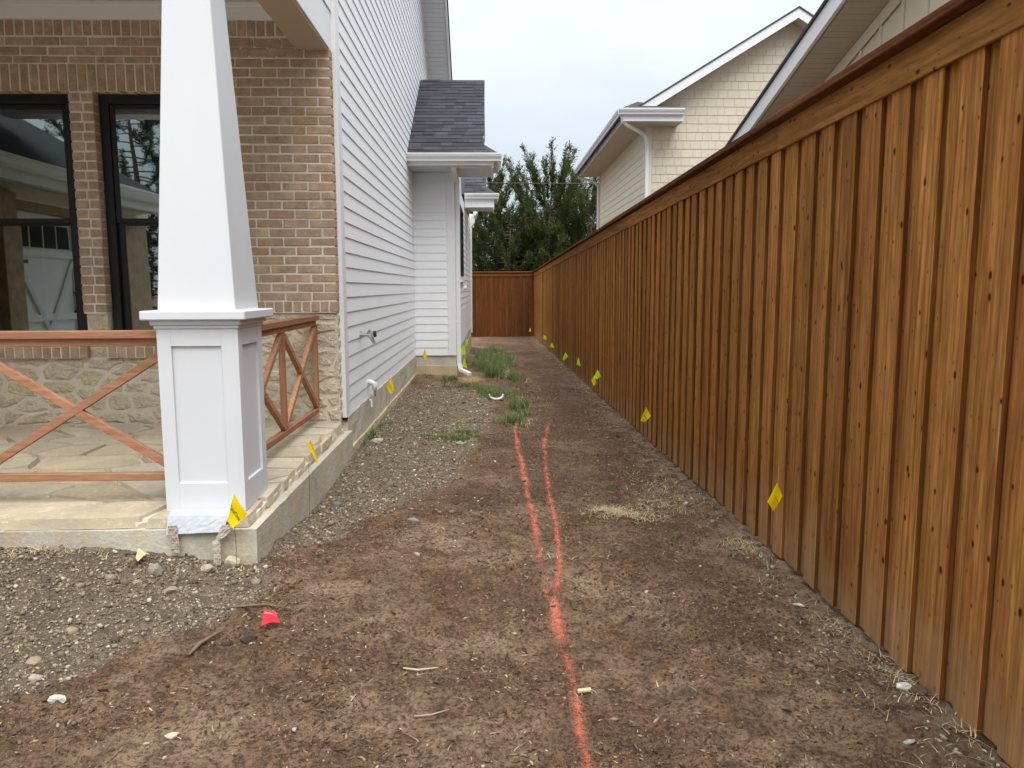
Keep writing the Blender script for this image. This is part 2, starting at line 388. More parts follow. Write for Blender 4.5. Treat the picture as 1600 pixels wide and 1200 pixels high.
# ------------------------------------------------------------------ terrain height
_perm = rng.random((256, 256))
def vnoise(x, y, seed=0):
    x = np.asarray(x, float)+seed*17.31; y = np.asarray(y, float)+seed*9.77
    xi = np.floor(x).astype(int); yi = np.floor(y).astype(int); fx = x-xi; fy = y-yi
    fx = fx*fx*(3-2*fx); fy = fy*fy*(3-2*fy)
    g = lambda a, b: _perm[a % 256, b % 256]
    return (g(xi, yi)*(1-fx)*(1-fy)+g(xi+1, yi)*fx*(1-fy)+g(xi, yi+1)*(1-fx)*fy+g(xi+1, yi+1)*fx*fy)
def smooth(a, b, x):
    t = np.clip((x-a)/(b-a), 0, 1); return t*t*(3-2*t)
def zbase(x, y):
    x = np.asarray(x, float); y = np.asarray(y, float)
    zf = -.013*np.clip(y, -20, 60)-.005
    zh = np.interp(y, [-20, 1.5, 3.0, 4.1, 5.7, 7.7, 9.5, 13, 16, 19, 30, 60], [.25, .0, .02, .05, -.05, .0, -.02, .03, -.06, -.14, -.37, -.75])
    t = np.clip((x+1.3)/2.96, 0, 1)
    z = zh*(1-t)+zf*t
    z = z+.085*smooth(-1.35, -2.2, x)*smooth(2.4, 3.9, y)*smooth(9, 5, y)
    return z
def gravel_mask(x, y):
    """1 inside the two gravelly patches"""
    x = np.asarray(x, float); y = np.asarray(y, float)
    w = .22*(vnoise(x*2.2, y*2.2, 3)-.5)+.10*(vnoise(x*7, y*7, 4)-.5)
    bx = np.interp(y, [2.3, 2.6, 2.9, 3.15, 3.4, 3.75, 4.0, 4.1], [-2.15, -1.75, -1.52, -1.40, -1.18, -1.12, -1.25, -1.35])
    a = smooth(.06, -.06, x-bx-w)*smooth(2.15, 2.3, y)*smooth(4.5, 4.3, y)
    rx = np.interp(y, [4.3, 4.6, 5.2, 5.9, 6.6, 7.4, 8.2, 9.2, 10.5, 11.6], [-1.2, -.95, -.66, -.42, -.25, -.16, -.12, .05, .05, -.2])
    b = smooth(.08, -.08, x-rx-w)*smooth(4.15, 4.5, y+w)*smooth(12.4, 11.2, y)
    return np.clip(a+b, 0, 1)
def G(x, y, fine=True):
    x = np.asarray(x, float); y = np.asarray(y, float)
    z = zbase(x, y)
    z = z+.034*(vnoise(x*1.7, y*1.7, 1)-.5)+.034*(vnoise(x*4.2, y*4.2, 2)-.5)*smooth(40, 6, y)
    if fine:
        near = smooth(40, 10, y)
        n1 = vnoise(x*14, y*14, 5); n2 = vnoise(x*34, y*34, 6); n3 = vnoise(x*75, y*75, 7)
        z = z+near*(.013*(n1-.5)+.013*(n2-.5)+.010*(n3-.5))
        z = z+near*.010*np.maximum(0, n1*n2-.42)*4
    return z
def gz(x, y): return float(G(np.array([x]), np.array([y]))[0])

def axis(parts):
    out = []
    for a, b, st in parts: out += list(np.arange(a, b-1e-9, st))
    out.append(parts[-1][1]); return np.array(out)
ax = axis([(-900, -100, 100), (-100, -10, 10), (-10, -4, .5), (-4, -1.5, .022), (-1.5, 1.75, .0135), (1.75, 3, .06), (3, 12, 1.0), (12, 100, 11), (100, 900, 100)])
ys = [1.6]
while ys[-1] < 31: ys.append(ys[-1]+max(.009, .0046*ys[-1]))
ay = np.concatenate([axis([(-900, -100, 100), (-100, -5, 9.5), (-5, 1, .5), (1, 1.6, .1)])[:-1], np.array(ys), axis([(32, 60, 2), (60, 100, 10), (100, 1500, 140)])])
GX, GY = np.meshgrid(ax, ay); GZ = G(GX, GY)
V = np.stack([GX.ravel(), GY.ravel(), GZ.ravel()], 1); nx = len(ax); ny = len(ay)
ii, jj = np.meshgrid(np.arange(nx-1), np.arange(ny-1)); b0 = (jj*nx+ii).ravel()
F = np.stack([b0, b0+1, b0+nx+1, b0+nx], 1)
gm = gravel_mask(GX, GY).ravel()
# clay at the bay, where the grass and the downspout are
clay = (smooth(.75, .2, np.hypot((GX+.35)/.42, (GY-13.2)/1.2))).ravel()
edge = smooth(1.25, 1.6, GX+.25*(vnoise(GX*3, GY*3, 9)-.5)).ravel()
mulch = (smooth(-.55, .15, GX+.5*(vnoise(GX*1.3, GY*1.3, 21)-.5))*smooth(4.6, 6.6, GY+1.5*(vnoise(GX*1.1, GY*1.1, 22)-.5))*smooth(1.75, 1.35, GX)).ravel()*.45
def m_ground():
    m, n, l, p = nodes('soil', .95, .12)
    g = n.new('ShaderNodeNewGeometry').outputs['Position']
    at = n.new('ShaderNodeVertexColor'); at.layer_name = 'tint'; sp = n.new('ShaderNodeSeparateColor'); l.new(at.outputs['Color'], sp.inputs[0])
    big = noise(n, l, g, 1.5, 6, .6); mid = noise(n, l, g, 9, 6, .65); fine = noise(n, l, g, 55, 6, .72); vf = noise(n, l, mapping(n, l, g, (1, .7, 1), (0, 0, .5)), 150, 4, .7)
    soil = ramp(n, l, big, [(.36, (.175, .100, .060)), (.5, (.27, .165, .101)), (.62, (.42, .28, .178))])
    soil = mixc(n, l, ramp(n, l, mid, [(.40, .60), (.54, 0.0)]), soil, (.085, .050, .032))
    soil = mixc(n, l, ramp(n, l, fine, [(.38, .85), (.53, 0.0)]), soil, (.052, .031, .020))
    soil = mixc(n, l, ramp(n, l, fine, [(.54, 0.0), (.72, .6)]), soil, (.40, .275, .175))
    soil = mixc(n, l, ramp(n, l, vf, [(.58, 0.0), (.75, .45)]), soil, (.44, .32, .215))
    gr = ramp(n, l, fine, [(.35, (.125, .092, .062)), (.5, (.235, .18, .122)), (.68, (.37, .295, .205))])
    gr = mixc(n, l, ramp(n, l, mid, [(.4, .45), (.6, 0.0)]), gr, (.10, .075, .055))
    a2 = n.new('ShaderNodeVertexColor'); a2.layer_name = 'mulch'; s2 = n.new('ShaderNodeSeparateColor'); l.new(a2.outputs['Color'], s2.inputs[0])
    dk = ramp(n, l, fine, [(.36, (.045, .027, .019)), (.54, (.098, .060, .041)), (.72, (.22, .145, .098))])
    soil = mixc(n, l, s2.outputs[0], soil, dk)
    c = mixc(n, l, sp.outputs[0], soil, gr)
    c = mixc(n, l, sp.outputs[1], c, ramp(n, l, fine, [(.3, (.30, .19, .09)), (.7, (.50, .36, .19))]))
    ed = n.new('ShaderNodeMath'); ed.operation = 'MULTIPLY'; l.new(sp.outputs[2], ed.inputs[0]); l.new(ramp(n, l, mid, [(.42, 0.0), (.62, .8)]), ed.inputs[1])
    c = mixc(n, l, ed.outputs[0], c, (.30, .225, .15))
    l.new(c, p.inputs['Base Color'])
    s = n.new('ShaderNodeMath'); s.operation = 'MULTIPLY_ADD'; s.inputs[1].default_value = .5; l.new(vf, s.inputs[0]); l.new(fine, s.inputs[2])
    bump(n, l, p, s.outputs[0], 1.0, .025)
    return m
me = np_mesh('ground', V, F, m_ground(), smooth=True, color=np.stack([gm, clay, edge], 1))
at_ = me.color_attributes.new('mulch', 'FLOAT_COLOR', 'POINT'); at_.data.foreach_set('color', np.repeat(mulch.astype(np.float32)[:, None], 4, 1).ravel())
ground = link(bpy.data.objects.new('ground', me)); tag(ground, 'bare brown soil side yard between house and fence', 'ground', kind='structure')

DRV = m_concrete('driveway_concrete', (.58, .55, .49), (.52, .48, .41))
drv = MB()
for k in range(5): drv.box(-12+.006, -1.9, -16+k*3.5, -12.506+k*3.5, -.3, .16, .006)
for k in range(2): drv.box(-5.28, -3.2, 1.506+k*1.25, 2.75+k*1.25, -.3, .162, .006)
drv = drv.build('driveway', DRV); tag(drv, 'pale concrete driveway before the garage door, seen only in the window glass', 'driveway', kind='structure')
# ================================================================== WHITE HOUSE
XW = -1.32; YB = 6.82; E = .1345
house = empty('white_house', (-4.5, 9, .3), 'white lap-sided house with tan brick porch front on the left', 'house')
# ---- foundation
def rough_box(name, x0, x1, y0, y1, z0, z1, mat, parent, st=.12, amp=.008, seed=1):
    bm = bmesh.new(); vs, fs = plain_box((x1-x0)/2, (y1-y0)/2, (z1-z0)/2)
    bv = [bm.verts.new((v[0]+(x0+x1)/2, v[1]+(y0+y1)/2, v[2]+(z0+z1)/2)) for v in vs]
    for f in fs: bm.faces.new([bv[i] for i in f])
    for a, n in ((0, x1-x0), (1, y1-y0), (2, z1-z0)):
        k = int(n/st)
        for i in range(1, k+1):
            co = [0, 0, 0]; co[a] = (x0, y0, z0)[a]+n*i/(k+1); no = [0, 0, 0]; no[a] = 1
            bmesh.ops.bisect_plane(bm, geom=bm.verts[:]+bm.edges[:]+bm.faces[:], plane_co=co, plane_no=no)
    rd = random.Random(seed)
    for v in bm.verts: v.co += Vector((rd.uniform(-1, 1), rd.uniform(-1, 1), rd.uniform(-1, 1)))*amp
    bmesh.ops.recalc_face_normals(bm, faces=bm.faces)
    me = bpy.data.meshes.new(name); bm.to_mesh(me); bm.free(); me.materials.append(mat)
    return link(bpy.data.objects.new(name, me), parent)
rough_box('foundation', -2.2, -1.298, 6.95, 13.6, .02, .352, CONC, house, .16, .005, 2)
rough_box('foundation_footing', -2.2, -1.278, 4.12, 13.6, -.4, .05, CONCT, house, .18, .007, 3)
rough_box('foundation', -2.0, -.612, 13.43, 23, .16, .35, CONC, house, .25, .004, 4)
rough_box('foundation_footing', -2.0, -.598, 13.41, 23, -.7, .165, CONCT, house, .3, .006, 5)
# ---- porch slab and flagstones
slab = rough_box('porch_slab', -6, -1.262, 4.06, 6.96, -.2, .225, CONC, house, .08, .0018, 6)
rough_box('mortar_bed', -6, -1.315, 4.10, 6.85, .215, .262, SMORT, house, .07, .008, 7)
def clip(poly, nx_, ny_, d):
    out = []
    for i in range(len(poly)):
        a = poly[i]; b = poly[(i+1) % len(poly)]; da = a[0]*nx_+a[1]*ny_-d; db = b[0]*nx_+b[1]*ny_-d
        if da <= 0: out.append(a)
        if (da < 0) != (db < 0):
            t = da/(da-db); out.append((a[0]+(b[0]-a[0])*t, a[1]+(b[1]-a[1])*t))
    return out
def cells(x0, x1, y0, y1, sx, sy, rd, jit=.42):
    pts = []; r = 0; y = y0+sy*.5
    while y < y1+sy*.2:
        x = x0+sx*(.2 if r % 2 else .6)
        while x < x1+sx*.3:
            pts.append((x+rd.uniform(-jit, jit)*sx, y+rd.uniform(-jit, jit)*sy)); x += sx*rd.uniform(.7, 1.45)
        y += sy; r += 1
    res = []
    for i, p in enumerate(pts):
        poly = [(x0, y0), (x1, y0), (x1, y1), (x0, y1)]
        for j, q in enumerate(pts):
            if i == j: continue
            # anisotropic metric
            ax_, ay_ = (q[0]-p[0])/sx**2, (q[1]-p[1])/sy**2
            d = ((q[0]**2-p[0]**2)/sx**2+(q[1]**2-p[1]**2)/sy**2)/2
            poly = clip(poly, ax_, ay_, d)
            if len(poly) < 3: break
        if len(poly) >= 3: res.append(poly)
    return res
def stone_mesh(poly, gap, depth, rd, dome=.35, rough=.012):
    """returns verts (u,v,h) and faces, h outwards from 0"""
    n = len(poly); cx = sum(p[0] for p in poly)/n; cy = sum(p[1] for p in poly)/n
    ring = []
    for i in range(n):
        a = poly[i]; b = poly[(i+1) % n]; L = math.hypot(b[0]-a[0], b[1]-a[1])
        k = max(1, min(3, int(L/.07)))
        for j in range(k):
            t = (j+(.12 if j == 0 else 0))/k
            ring.append((a[0]+(b[0]-a[0])*t, a[1]+(b[1]-a[1])*t))
    m = len(ring); vs = []
    def inset(p, g, jit):
        dx, dy = cx-p[0], cy-p[1]; L = max(.02, math.hypot(dx, dy)); s = min(.6, g/L)
        return (p[0]+dx*s+rd.uniform(-jit, jit), p[1]+dy*s+rd.uniform(-jit, jit))
    r0 = [inset(p, gap*.7, rough*.5) for p in ring]
    r1 = [(p[0]+(cx-p[0])*.06+rd.uniform(-rough, rough)*.4, p[1]+(cy-p[1])*.06+rd.uniform(-rough, rough)*.4) for p in r0]
    r2_ = [(p[0]+(cx-p[0])*.32, p[1]+(cy-p[1])*.32) for p in r0]
    vs += [(p[0], p[1], -.03) for p in r0]
    vs += [(p[0], p[1], depth*(1-dome)+rd.uniform(-1, 1)*rough*.35) for p in r1]
    vs += [(p[0], p[1], depth+rd.uniform(-1, 1)*rough*.5) for p in r2_]
    vs.append((cx, cy, depth+rd.uniform(-.3, .6)*rough))
    fs = []
    for i in range(m):
        j = (i+1) % m
        fs += [(i, j, m+j, m+i), (m+i, m+j, 2*m+j, 2*m+i), (2*m+i, 2*m+j, 3*m)]
    return vs, fs, (cx, cy)
def put_stone(name, poly, gap, depth, rd, to3, mat, parent, dome=.35, rough=.012, smooth_=False):
    vs, fs, c = stone_mesh(poly, gap, depth, rd, dome, rough)
    o3 = Vector(to3(c[0], c[1], 0))
    me = mesh_from([Vector(to3(*v))-o3 for v in vs], fs, mat, name, smooth_)
    bm = bmesh.new(); bm.from_mesh(me); bmesh.ops.recalc_face_normals(bm, faces=bm.faces); bm.to_mesh(me); bm.free()
    o = bpy.data.objects.new(name, me); link(o, parent); o.location = o3; return o
rd = random.Random(5)
floorz = lambda y: .285+(y-4.05)*.014
porch_floor = MB().box(-6, -1.33, 4.13, 6.84, .24, .268, .002).build('porch_floor', SMORT, house)
for poly in cells(-5.2, -1.305, 4.075, 6.80, .55, .36, rd):
    put_stone('flagstone', poly, .011, .028+rd.uniform(-.003, .003), rd, lambda u, v, h: (u, v, floorz(v)-.028+h), FLAGST, porch_floor, .10, .006)
# ---- stone wainscot
stone_wall = MB()
stone_wall.box(-5.4, -1.345, YB+.03, 7.2, .2, .905); stone_wall.box(-2.24, -1.345, YB+.03, 7.2, .905, 1.292)
stone_wall.box(-3.50, -3.325, YB+.03, 7.2, .905, 1.292); stone_wall.box(-5.4, -4.6, YB+.03, 7.2, .905, 1.292)
stone_wall = stone_wall.build('stone_wall', SMORT, house)
for (a, b, c_, d) in ((-5.2, -2.24, .315, .905), (-2.24, -1.335, .315, 1.288), (-3.512, -3.315, .905, 1.288)):
    for poly in cells(a, b, c_, d, .25, .125, rd):
        put_stone('stone', poly, .016, .004+rd.uniform(0, .011), rd, lambda u, v, h: (u, YB+.03-h, v), STONE, stone_wall, .75, .013)
for k in range(9):   # stones turning the corner
    z = .33+k*.107
    put_stone('stone', [(YB+.02, z), (YB+.115, z+rd.uniform(-.01, .01)), (YB+.115, z+.1), (YB+.02, z+.1)], .010, .012, rd, lambda u, v, h: (-1.345+h, u, v), STONE, stone_wall, .7, .010)
# ---- brick wall
W1 = (-4.59, -3.518); W2 = (-3.31, -2.24); WZ = (1.01, 3.131)
CRS = .0775; BH = .0645; BL = .213; BD = .095
bw = MB()
for (a, b, c_, d) in ((-5.4, -4.6, 1.29, 3.84), (-3.508, -3.32, 1.29, 3.14), (-2.23, -1.342, 1.29, 3.84), (-4.6, -2.23, 3.14, 3.84)):
    bw.box(a, b, YB+.0055, 7.2, c_, d)
brick_wall = bw.build('brick_wall', MORTAR, house)
rb = random.Random(21)
def brick(x0, x1, z0, z1, dy=0.0):
    w = round(x1-x0, 3); h = round(z1-z0, 3); var = rb.randrange(3)
    def mk():
        vs, fs = chamfer_box(w/2, BD/2, h/2, .0045); r_ = random.Random(var*7+int(w*1000))
        return [(v[0]+r_.uniform(-.0022, .0022), v[1]+r_.uniform(-.0018, .0018), v[2]+r_.uniform(-.0022, .0022)) for v in vs], fs
    return piece('brick', ('brick', w, h, var), mk, BRICK, brick_wall, ((x0+x1)/2, YB+BD/2+dy+rb.uniform(-.003, .003), (z0+z1)/2), (rb.uniform(-.006, .006), rb.uniform(-.006, .006), rb.uniform(-.008, .008)))
def course(x0, x1, z, h=BH, off=0, L=BL, j=.013):
    x = x1-(0 if off == 0 else L*.5+j)
    if off: brick(x+j, x1, z, z+h)
    while x > x0+.03:
        a = max(x0, x-L); brick(a, x, z, z+h); x = a-j
def soldiers(x0, x1, z0, z1, w=.0660, j=.013, dy=0.0):
    x = x1
    while x-w > x0-.02: brick(x-w, x, z0, z1, dy); x -= w+j
XR = -1.333
soldiers(-2.235, XR, 1.300, 1.386)                                  # band over the stone
for i in range(27): course(-2.235, XR, 1.398+i*CRS, off=i % 2)
course(-2.235, -1.62, 1.398+27*CRS, off=1)
z = 1.303
for i in range(23):                                                # pier between the windows
    c1 = -3.405 if i % 2 else -3.422
    brick(-3.515, c1, z, z+BH); brick(c1+.013, -3.312, z, z+BH); z += CRS+.0022
soldiers(-4.55, -2.25, 3.140, 3.352)                                # lintels
brz = 3.364; course(-4.55, -2.25, brz, .050, 1); course(-4.55, -1.63, 3.425, BH, 0); course(-4.55, -1.63, 3.502, BH, 1)
soldiers(-4.55, -1.63, 3.582, 3.700)
soldiers(W1[0], W1[1]+.03, .912, 1.004, dy=-.025); soldiers(W2[0]-.03, W2[1]+.02, .912, 1.004, dy=-.025)
rest = MB()          # the stretch left of the windows, outside the photograph
for i in range(29):
    zz = 1.398+i*CRS; x = -4.565-(.113 if i % 2 else 0)
    if i % 2: rest.box(-4.665, -4.565, YB, YB+BD, zz, zz+BH, .0045)
    while x > -5.29: rest.box(max(-5.29, x-BL), x, YB, YB+BD, zz, zz+BH, .0045); x -= BL+.013
rest = rest.build('brickwork', BRICK, brick_wall); rest['kind'] = 'stuff'
for a, b in (W1, W2): box('sill_mortar', a-.02, b+.02, YB-.019, YB+.08, .908, 1.006, MORTAR, house, .002)
# ---- frieze, ceiling, beams
box('frieze_board', -5.4, -1.62, YB-.02, YB+.05, 3.705, 3.80, TRIMW, house)
box('crown_moulding', -5.4, -1.62, YB-.055, YB+.05, 3.795, 3.842, TRIMW, house, .012)
box('porch_ceiling', -5.6, -1.5, 4.1, YB+.1, 3.84, 3.90, CEIL, house)
beam = box('porch_beam', -1.62, -1.338, 4.2, 6.905, 3.487, 3.80, WHITE, house)
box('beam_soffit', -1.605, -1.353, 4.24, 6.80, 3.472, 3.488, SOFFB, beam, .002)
box('porch_beam', -5.6, -1.625, 4.28, 4.56, 3.487, 3.84, WHITE, house)
box('beam_cap_trim', -1.640, -1.621, 4.57, 6.76, 3.60, 3.838, TRIMW, house)
# ---- siding on the side wall
LAPX = lambda h: [(0.002, 0.0), (.0170, .0), (.0050, h+.02), (0.0, h+.02)]
def lap_x(parent, y0, y1, z, xw, sgn, mat, e=E, name='siding_board'):
    """board on a wall facing sgn*x running along y"""
    poly = [(xw+sgn*a, z+b) for a, b in LAPX(e)]
    n = len(poly); vs = [(p[0], y0, p[1]) for p in poly]+[(p[0], y1, p[1]) for p in poly]
    fs = [tuple(range(n)), tuple(range(2*n-1, n-1, -1))]+[(i, i+n, (i+1) % n+n, (i+1) % n) for i in range(n)]
    return MB().add(vs, fs).build(name, mat, parent)
def lap_y(parent, x0, x1, z, yw, mat, e=E, name='siding_board'):
    """board on a wall facing -y running along x"""
    poly = [(yw-a, z+b) for a, b in LAPX(e)]
    n = len(poly); vs = [(x0, p[0], p[1]) for p in poly]+[(x1, p[0], p[1]) for p in poly]
    fs = [tuple(range(n)), tuple(range(2*n-1, n-1, -1))]+[(i, i+n, (i+1) % n+n, (i+1) % n) for i in range(n)]
    return MB().add(vs, fs).build(name, mat, parent)
RS = .77; APY, APZ = 11.0, 5.88+.77*6.2
rake_y = lambda z: 17.2-(z-5.88)/RS
front_y = lambda z: 2*APY-rake_y(z)
side_wall = MB().prism([(6.93, .35), (13.6, .35), (13.6, 3.4), (20.3, 3.4), (APY, APZ-.02), (6.93, APZ-.02-RS*(APY-6.93))], 'x', -1.50, XW).build('side_wall', SIDE, house)
k = 0
while True:
    z = .345+k*E
    if z > APZ-.3: break
    y0 = max(7.075, front_y(z+E)); y1 = 13.41 if z < 3.35 else min(20.0, rake_y(z+E))
    js = random.Random(k*13+1); yj = js.uniform(8.2, 12.8)
    if y1-y0 > 4 and js.random() < .6:
        lap_x(side_wall, y0, yj-.0015, z, XW, 1, SIDE); lap_x(side_wall, yj+.0015, y1, z, XW+.0004, 1, SIDE)
    else: lap_x(side_wall, y0, y1, z, XW, 1, SIDE)
    k += 1
box('corner_board', -1.36, -1.300, 6.905, 7.085, .350, 7.3, TRIMW, house)
box('corner_cap', -1.352, -1.298, 6.93, 7.07, .318, .349, BLACKP, house)
box('corner_board', XW-.01, XW+.020, 13.385, 13.412, .352, 3.4, TRIMW, house, .002)
# porch gable side above the beam
pg = MB().box(-1.45, -1.345, 4.2, 6.904, 3.802, 5.6).build('porch_side_wall', SIDE, house)
for k in range(13): lap_x(pg, 4.2, 6.9, 3.805+k*E, -1.345, 1, SIDE)
# rake soffit, fascia and main roof
def rk(y, dz=0.0): return APZ-RS*abs(y-APY)+dz
sof = MB().prism([(20.6, rk(20.6)), (APY, APZ), (6.0, rk(6.0)), (6.0, rk(6.0)+.03), (APY, APZ+.03), (20.6, rk(20.6)+.03)], 'x', XW-.02, -.86).build('rake_soffit', SOFFW, house)
yy = 20.4
while yy > 11.6:
    MB().bar((-1.085, yy, rk(yy)-.010), (-1.085, yy-.094/math.hypot(1, RS), rk(yy-.094/math.hypot(1, RS))-.010), .42, .012, bev=.004).build('soffit_plank', SOFFW, sof)
    yy -= .1/math.hypot(1, RS)
for y0, y1 in ((20.6, APY), (APY, 6.0)):
    MB().prism([(y0, rk(y0)-.04), (y1, rk(y1)-.04), (y1, rk(y1)+.16), (y0, rk(y0)+.16)], 'x', -.86, -.825).build('rake_fascia', TRIMW, house)
    MB().prism([(y0, rk(y0)-.05), (y1, rk(y1)-.05), (y1, rk(y1)-.01), (y0, rk(y0)-.01)], 'x', XW+.002, XW+.03).build('rake_trim', TRIMW, house)
    MB().prism([(y0, rk(y0)+.165), (y1, rk(y1)+.165), (y1, rk(y1)+.20), (y0, rk(y0)+.20)], 'x', -14, -.80).build('roof_slope', SHING, house)
# ---- windows of the porch
def window_y(name, x0, x1, z0, z1, y, parent, fr=.075, cols=3):
    w = MB(); d0, d1 = y, y+.09
    w.box(x0, x0+fr, d0, d1, z0, z1, .004); w.box(x1-fr, x1, d0, d1, z0, z1, .004)
    w.box(x0+fr, x1-fr, d0, d1, z1-fr, z1, .004); w.box(x0+fr, x1-fr, d0, d1, z0, z0+fr, .004)
    win = w.build(name, BLACKF, parent)
    zm = z0+(z1-z0)*.498; a, b = x0+fr+.001, x1-fr-.001
    for (s0, s1, yo, sf) in ((zm, z1-fr-.001, .020, .040), (z0+fr+.001, zm+.03, .045, .052)):
        q = MB(); q.box(a, a+sf, y+yo, y+yo+.03, s0, s1, .003); q.box(b-sf, b, y+yo, y+yo+.03, s0, s1, .003)
        q.box(a+sf, b-sf, y+yo, y+yo+.03, s1-sf, s1, .003); q.box(a+sf, b-sf, y+yo, y+yo+.03, s0, s0+sf, .003); q.build('sash', BLACKF, win)
        for c_ in range(1, cols): xm = a+sf+(b-a-2*sf)*c_/cols; box('muntin', xm-.008, xm+.008, y+yo+.016, y+yo+.026, s0+sf, s1-sf, BLACKF, win, .002)
        zz = (s0+s1)/2; box('muntin', a+sf, b-sf, y+yo+.017, y+yo+.027, zz-.008, zz+.008, BLACKF, win, .002)
        MB().box(a+sf-.004, b-sf+.004, y+yo+.010, y+yo+.014, s0+sf-.004, s1-sf+.004).build('pane', GLASS, win)
    rm = MB(); rm.box(x0-.1, x1+.1, y+1.2, y+1.25, z0-.2, z1+.2); rm.box(x0-.15, x0-.1, y+.2, y+1.25, z0-.2, z1+.2); rm.box(x1+.1, x1+.15, y+.2, y+1.25, z0-.2, z1+.2)
    rm.box(x0-.15, x1+.15, y+.2, y+1.25, z1+.2, z1+.25); rm.box(x0-.15, x1+.15, y+.2, y+1.25, z0-.25, z0-.2); rm.build('room_lining', DARK, win)
    return win
window_y('window', W1[0], W1[1], WZ[0], WZ[1], 6.915, house)
window_y('window', W2[0], W2[1], WZ[0], WZ[1], 6.915, house)
# ---- porch column
cx, cy = -1.573, 4.415
def frus(z0, w0, z1, w1, b=.0):
    h0, h1 = w0/2, w1/2
    vs = [(cx+sx*h, cy+sy*h, z) for z, h in ((z0, h0), (z1, h1)) for sx, sy in ((-1, -1), (1, -1), (1, 1), (-1, 1))]
    return vs, [(0, 1, 2, 3), (7, 6, 5, 4)]+[(i, (i+1) % 4, (i+1) % 4+4, i+4) for i in range(4)]
vs, fs = frus(1.386, .412, 3.487, .200); me = mesh_from(vs, fs, PCOL, 'porch_column')
bm = bmesh.new(); bm.from_mesh(me); bmesh.ops.bevel(bm, geom=bm.edges[:], offset=.004, segments=1, affect='EDGES'); bm.to_mesh(me); bm.free()
column = link(bpy.data.objects.new('porch_column', me), house)
box('pedestal', cx-.200, cx+.200, cy-.200, cy+.200, .285, 1.290, PCOL, column, .002)
box('pedestal_cap', cx-.275, cx+.275, cy-.275, cy+.275, 1.336, 1.385, PCOL, column, .006)
box('cap_moulding', cx-.240, cx+.240, cy-.240, cy+.240, 1.308, 1.3355, PCOL, column, .010)
box('cap_moulding', cx-.226, cx+.226, cy-.226, cy+.226, 1.289, 1.3075, PCOL, column, .006)
h = .2155
for ang in range(4):
    ca, sa = round(math.cos(ang*math.pi/2)), round(math.sin(ang*math.pi/2))
    def T(u, d): return (cx+ca*u-sa*d, cy+sa*u+ca*d)
    st = (.075 if ang % 2 == 0 else .068)
    for (u0, u1, z0, z1) in ((-h, -h+st, .286, 1.289), (h-st-.0155, h-.0155, .286, 1.289), (-h+st, h-st-.0155, .286, .445), (-h+st, h-st-.0155, 1.195, 1.289)):
        p0, p1 = T(u0, -h), T(u1, -.1985)
        box('panel_frame', min(p0[0], p1[0]), max(p0[0], p1[0]), min(p0[1], p1[1]), max(p0[1], p1[1]), z0, z1, PCOL, column, .0015)
# ---- railings
def railing(axis_, fixed, spans, z0t=1.222, z1t=1.270, zb0=.417, zb1=.461, cap=.09, posts=()):
    mat = RAILW if axis_ == 'x' else RAILY
    def B(a0, a1, f0, f1, z0, z1, name, par, m=mat, b=.003):
        return box(name, a0, a1, f0, f1, z0, z1, m, par, b) if axis_ == 'x' else box(name, f0, f1, a0, a1, z0, z1, m, par, b)
    A0, A1 = min(s[0] for s in spans), max(s[1] for s in spans)
    rail = B(A0, A1, fixed-cap/2, fixed+cap/2, z0t+.005, z1t, 'railing', house)
    B(A0, A1, fixed-.019, fixed+.019, z0t-.040, z0t+.0045, 'top_rail', rail); B(A0, A1, fixed-.022, fixed+.022, zb0, zb1, 'bottom_rail', rail)
    P = lambda a, z, o=0.0: ((a, fixed+o, z) if axis_ == 'x' else (fixed+o, a, z))
    for a0, a1 in spans:
        lo, hi = zb1+.001, z0t-.041
        for (p, q, off) in (((a0, lo), (a1, hi), 0.0), ((a0, hi), (a1, lo), .002)):
            d = Vector((q[0]-p[0], q[1]-p[1])).normalized()*.012
            MB().bar(P(p[0]+d.x, p[1]+d.y+.012*(1 if q[1] > p[1] else -1), off), P(q[0]-d.x, q[1]-d.y-.012*(1 if q[1] > p[1] else -1), off), .036, .044, upv=(0, 0, 1)).build('brace', mat, rail)
    for a in posts: B(a-.02, a+.02, fixed-.021, fixed+.021, zb1+.0005, z0t-.0405, 'baluster', rail, RAILZ)
    return rail
railing('x', 4.40, [(-2.90, -1.795), (-4.02, -2.94)], posts=(-2.92,))
railing('y', -1.535, [(4.635, 5.700), (5.740, 6.775)], posts=(5.72, 6.785))
# ---- hose bib and drain on the siding
hb = MB().tube([(-1.31, 7.754, 1.042), (-1.20, 7.754, 1.042)], .016, 10).build('hose_bib', METAL, house)
MB().tube([(-1.305, 7.754, 1.042), (-1.292, 7.754, 1.042)], .035, 14).build('flange', METAL, hb)
MB().tube([(-1.225, 7.754, 1.045), (-1.19, 7.754, 1.01), (-1.165, 7.754, .955)], [.021, .019, .016], 10).build('spout', METAL, hb)
MB().tube([(-1.23, 7.754, 1.05), (-1.20, 7.754, 1.085)], .015, 10).build('vacuum_breaker', METAL, hb)
MB().tube([(-1.20, 7.754, 1.042), (-1.165, 7.754, 1.048)], .009, 8).build('stem', METAL, hb)
MB().tube([(-1.170, 7.754, 1.046), (-1.145, 7.754, 1.05)], [.032, .030], 12).build('handle', BLACKP, hb)
dr = MB().tube([(-1.31, 8.16, .52), (-1.27, 8.16, .52), (-1.235, 8.16, .50), (-1.235, 8.16, .43)], [.026, .028, .028, .025], 12).build('drain_elbow', PVC, house, True)
MB().tube([(-1.235, 8.16, .43), (-1.235, 8.16, .37)], .013, 8).build('drain_stub', METAL, dr)
MB().tube([(-1.288, 8.13, .335), (-1.270, 8.13, .335), (-1.265, 8.13, .26)], .011, 8).build('drain_pipe', PVC, house)

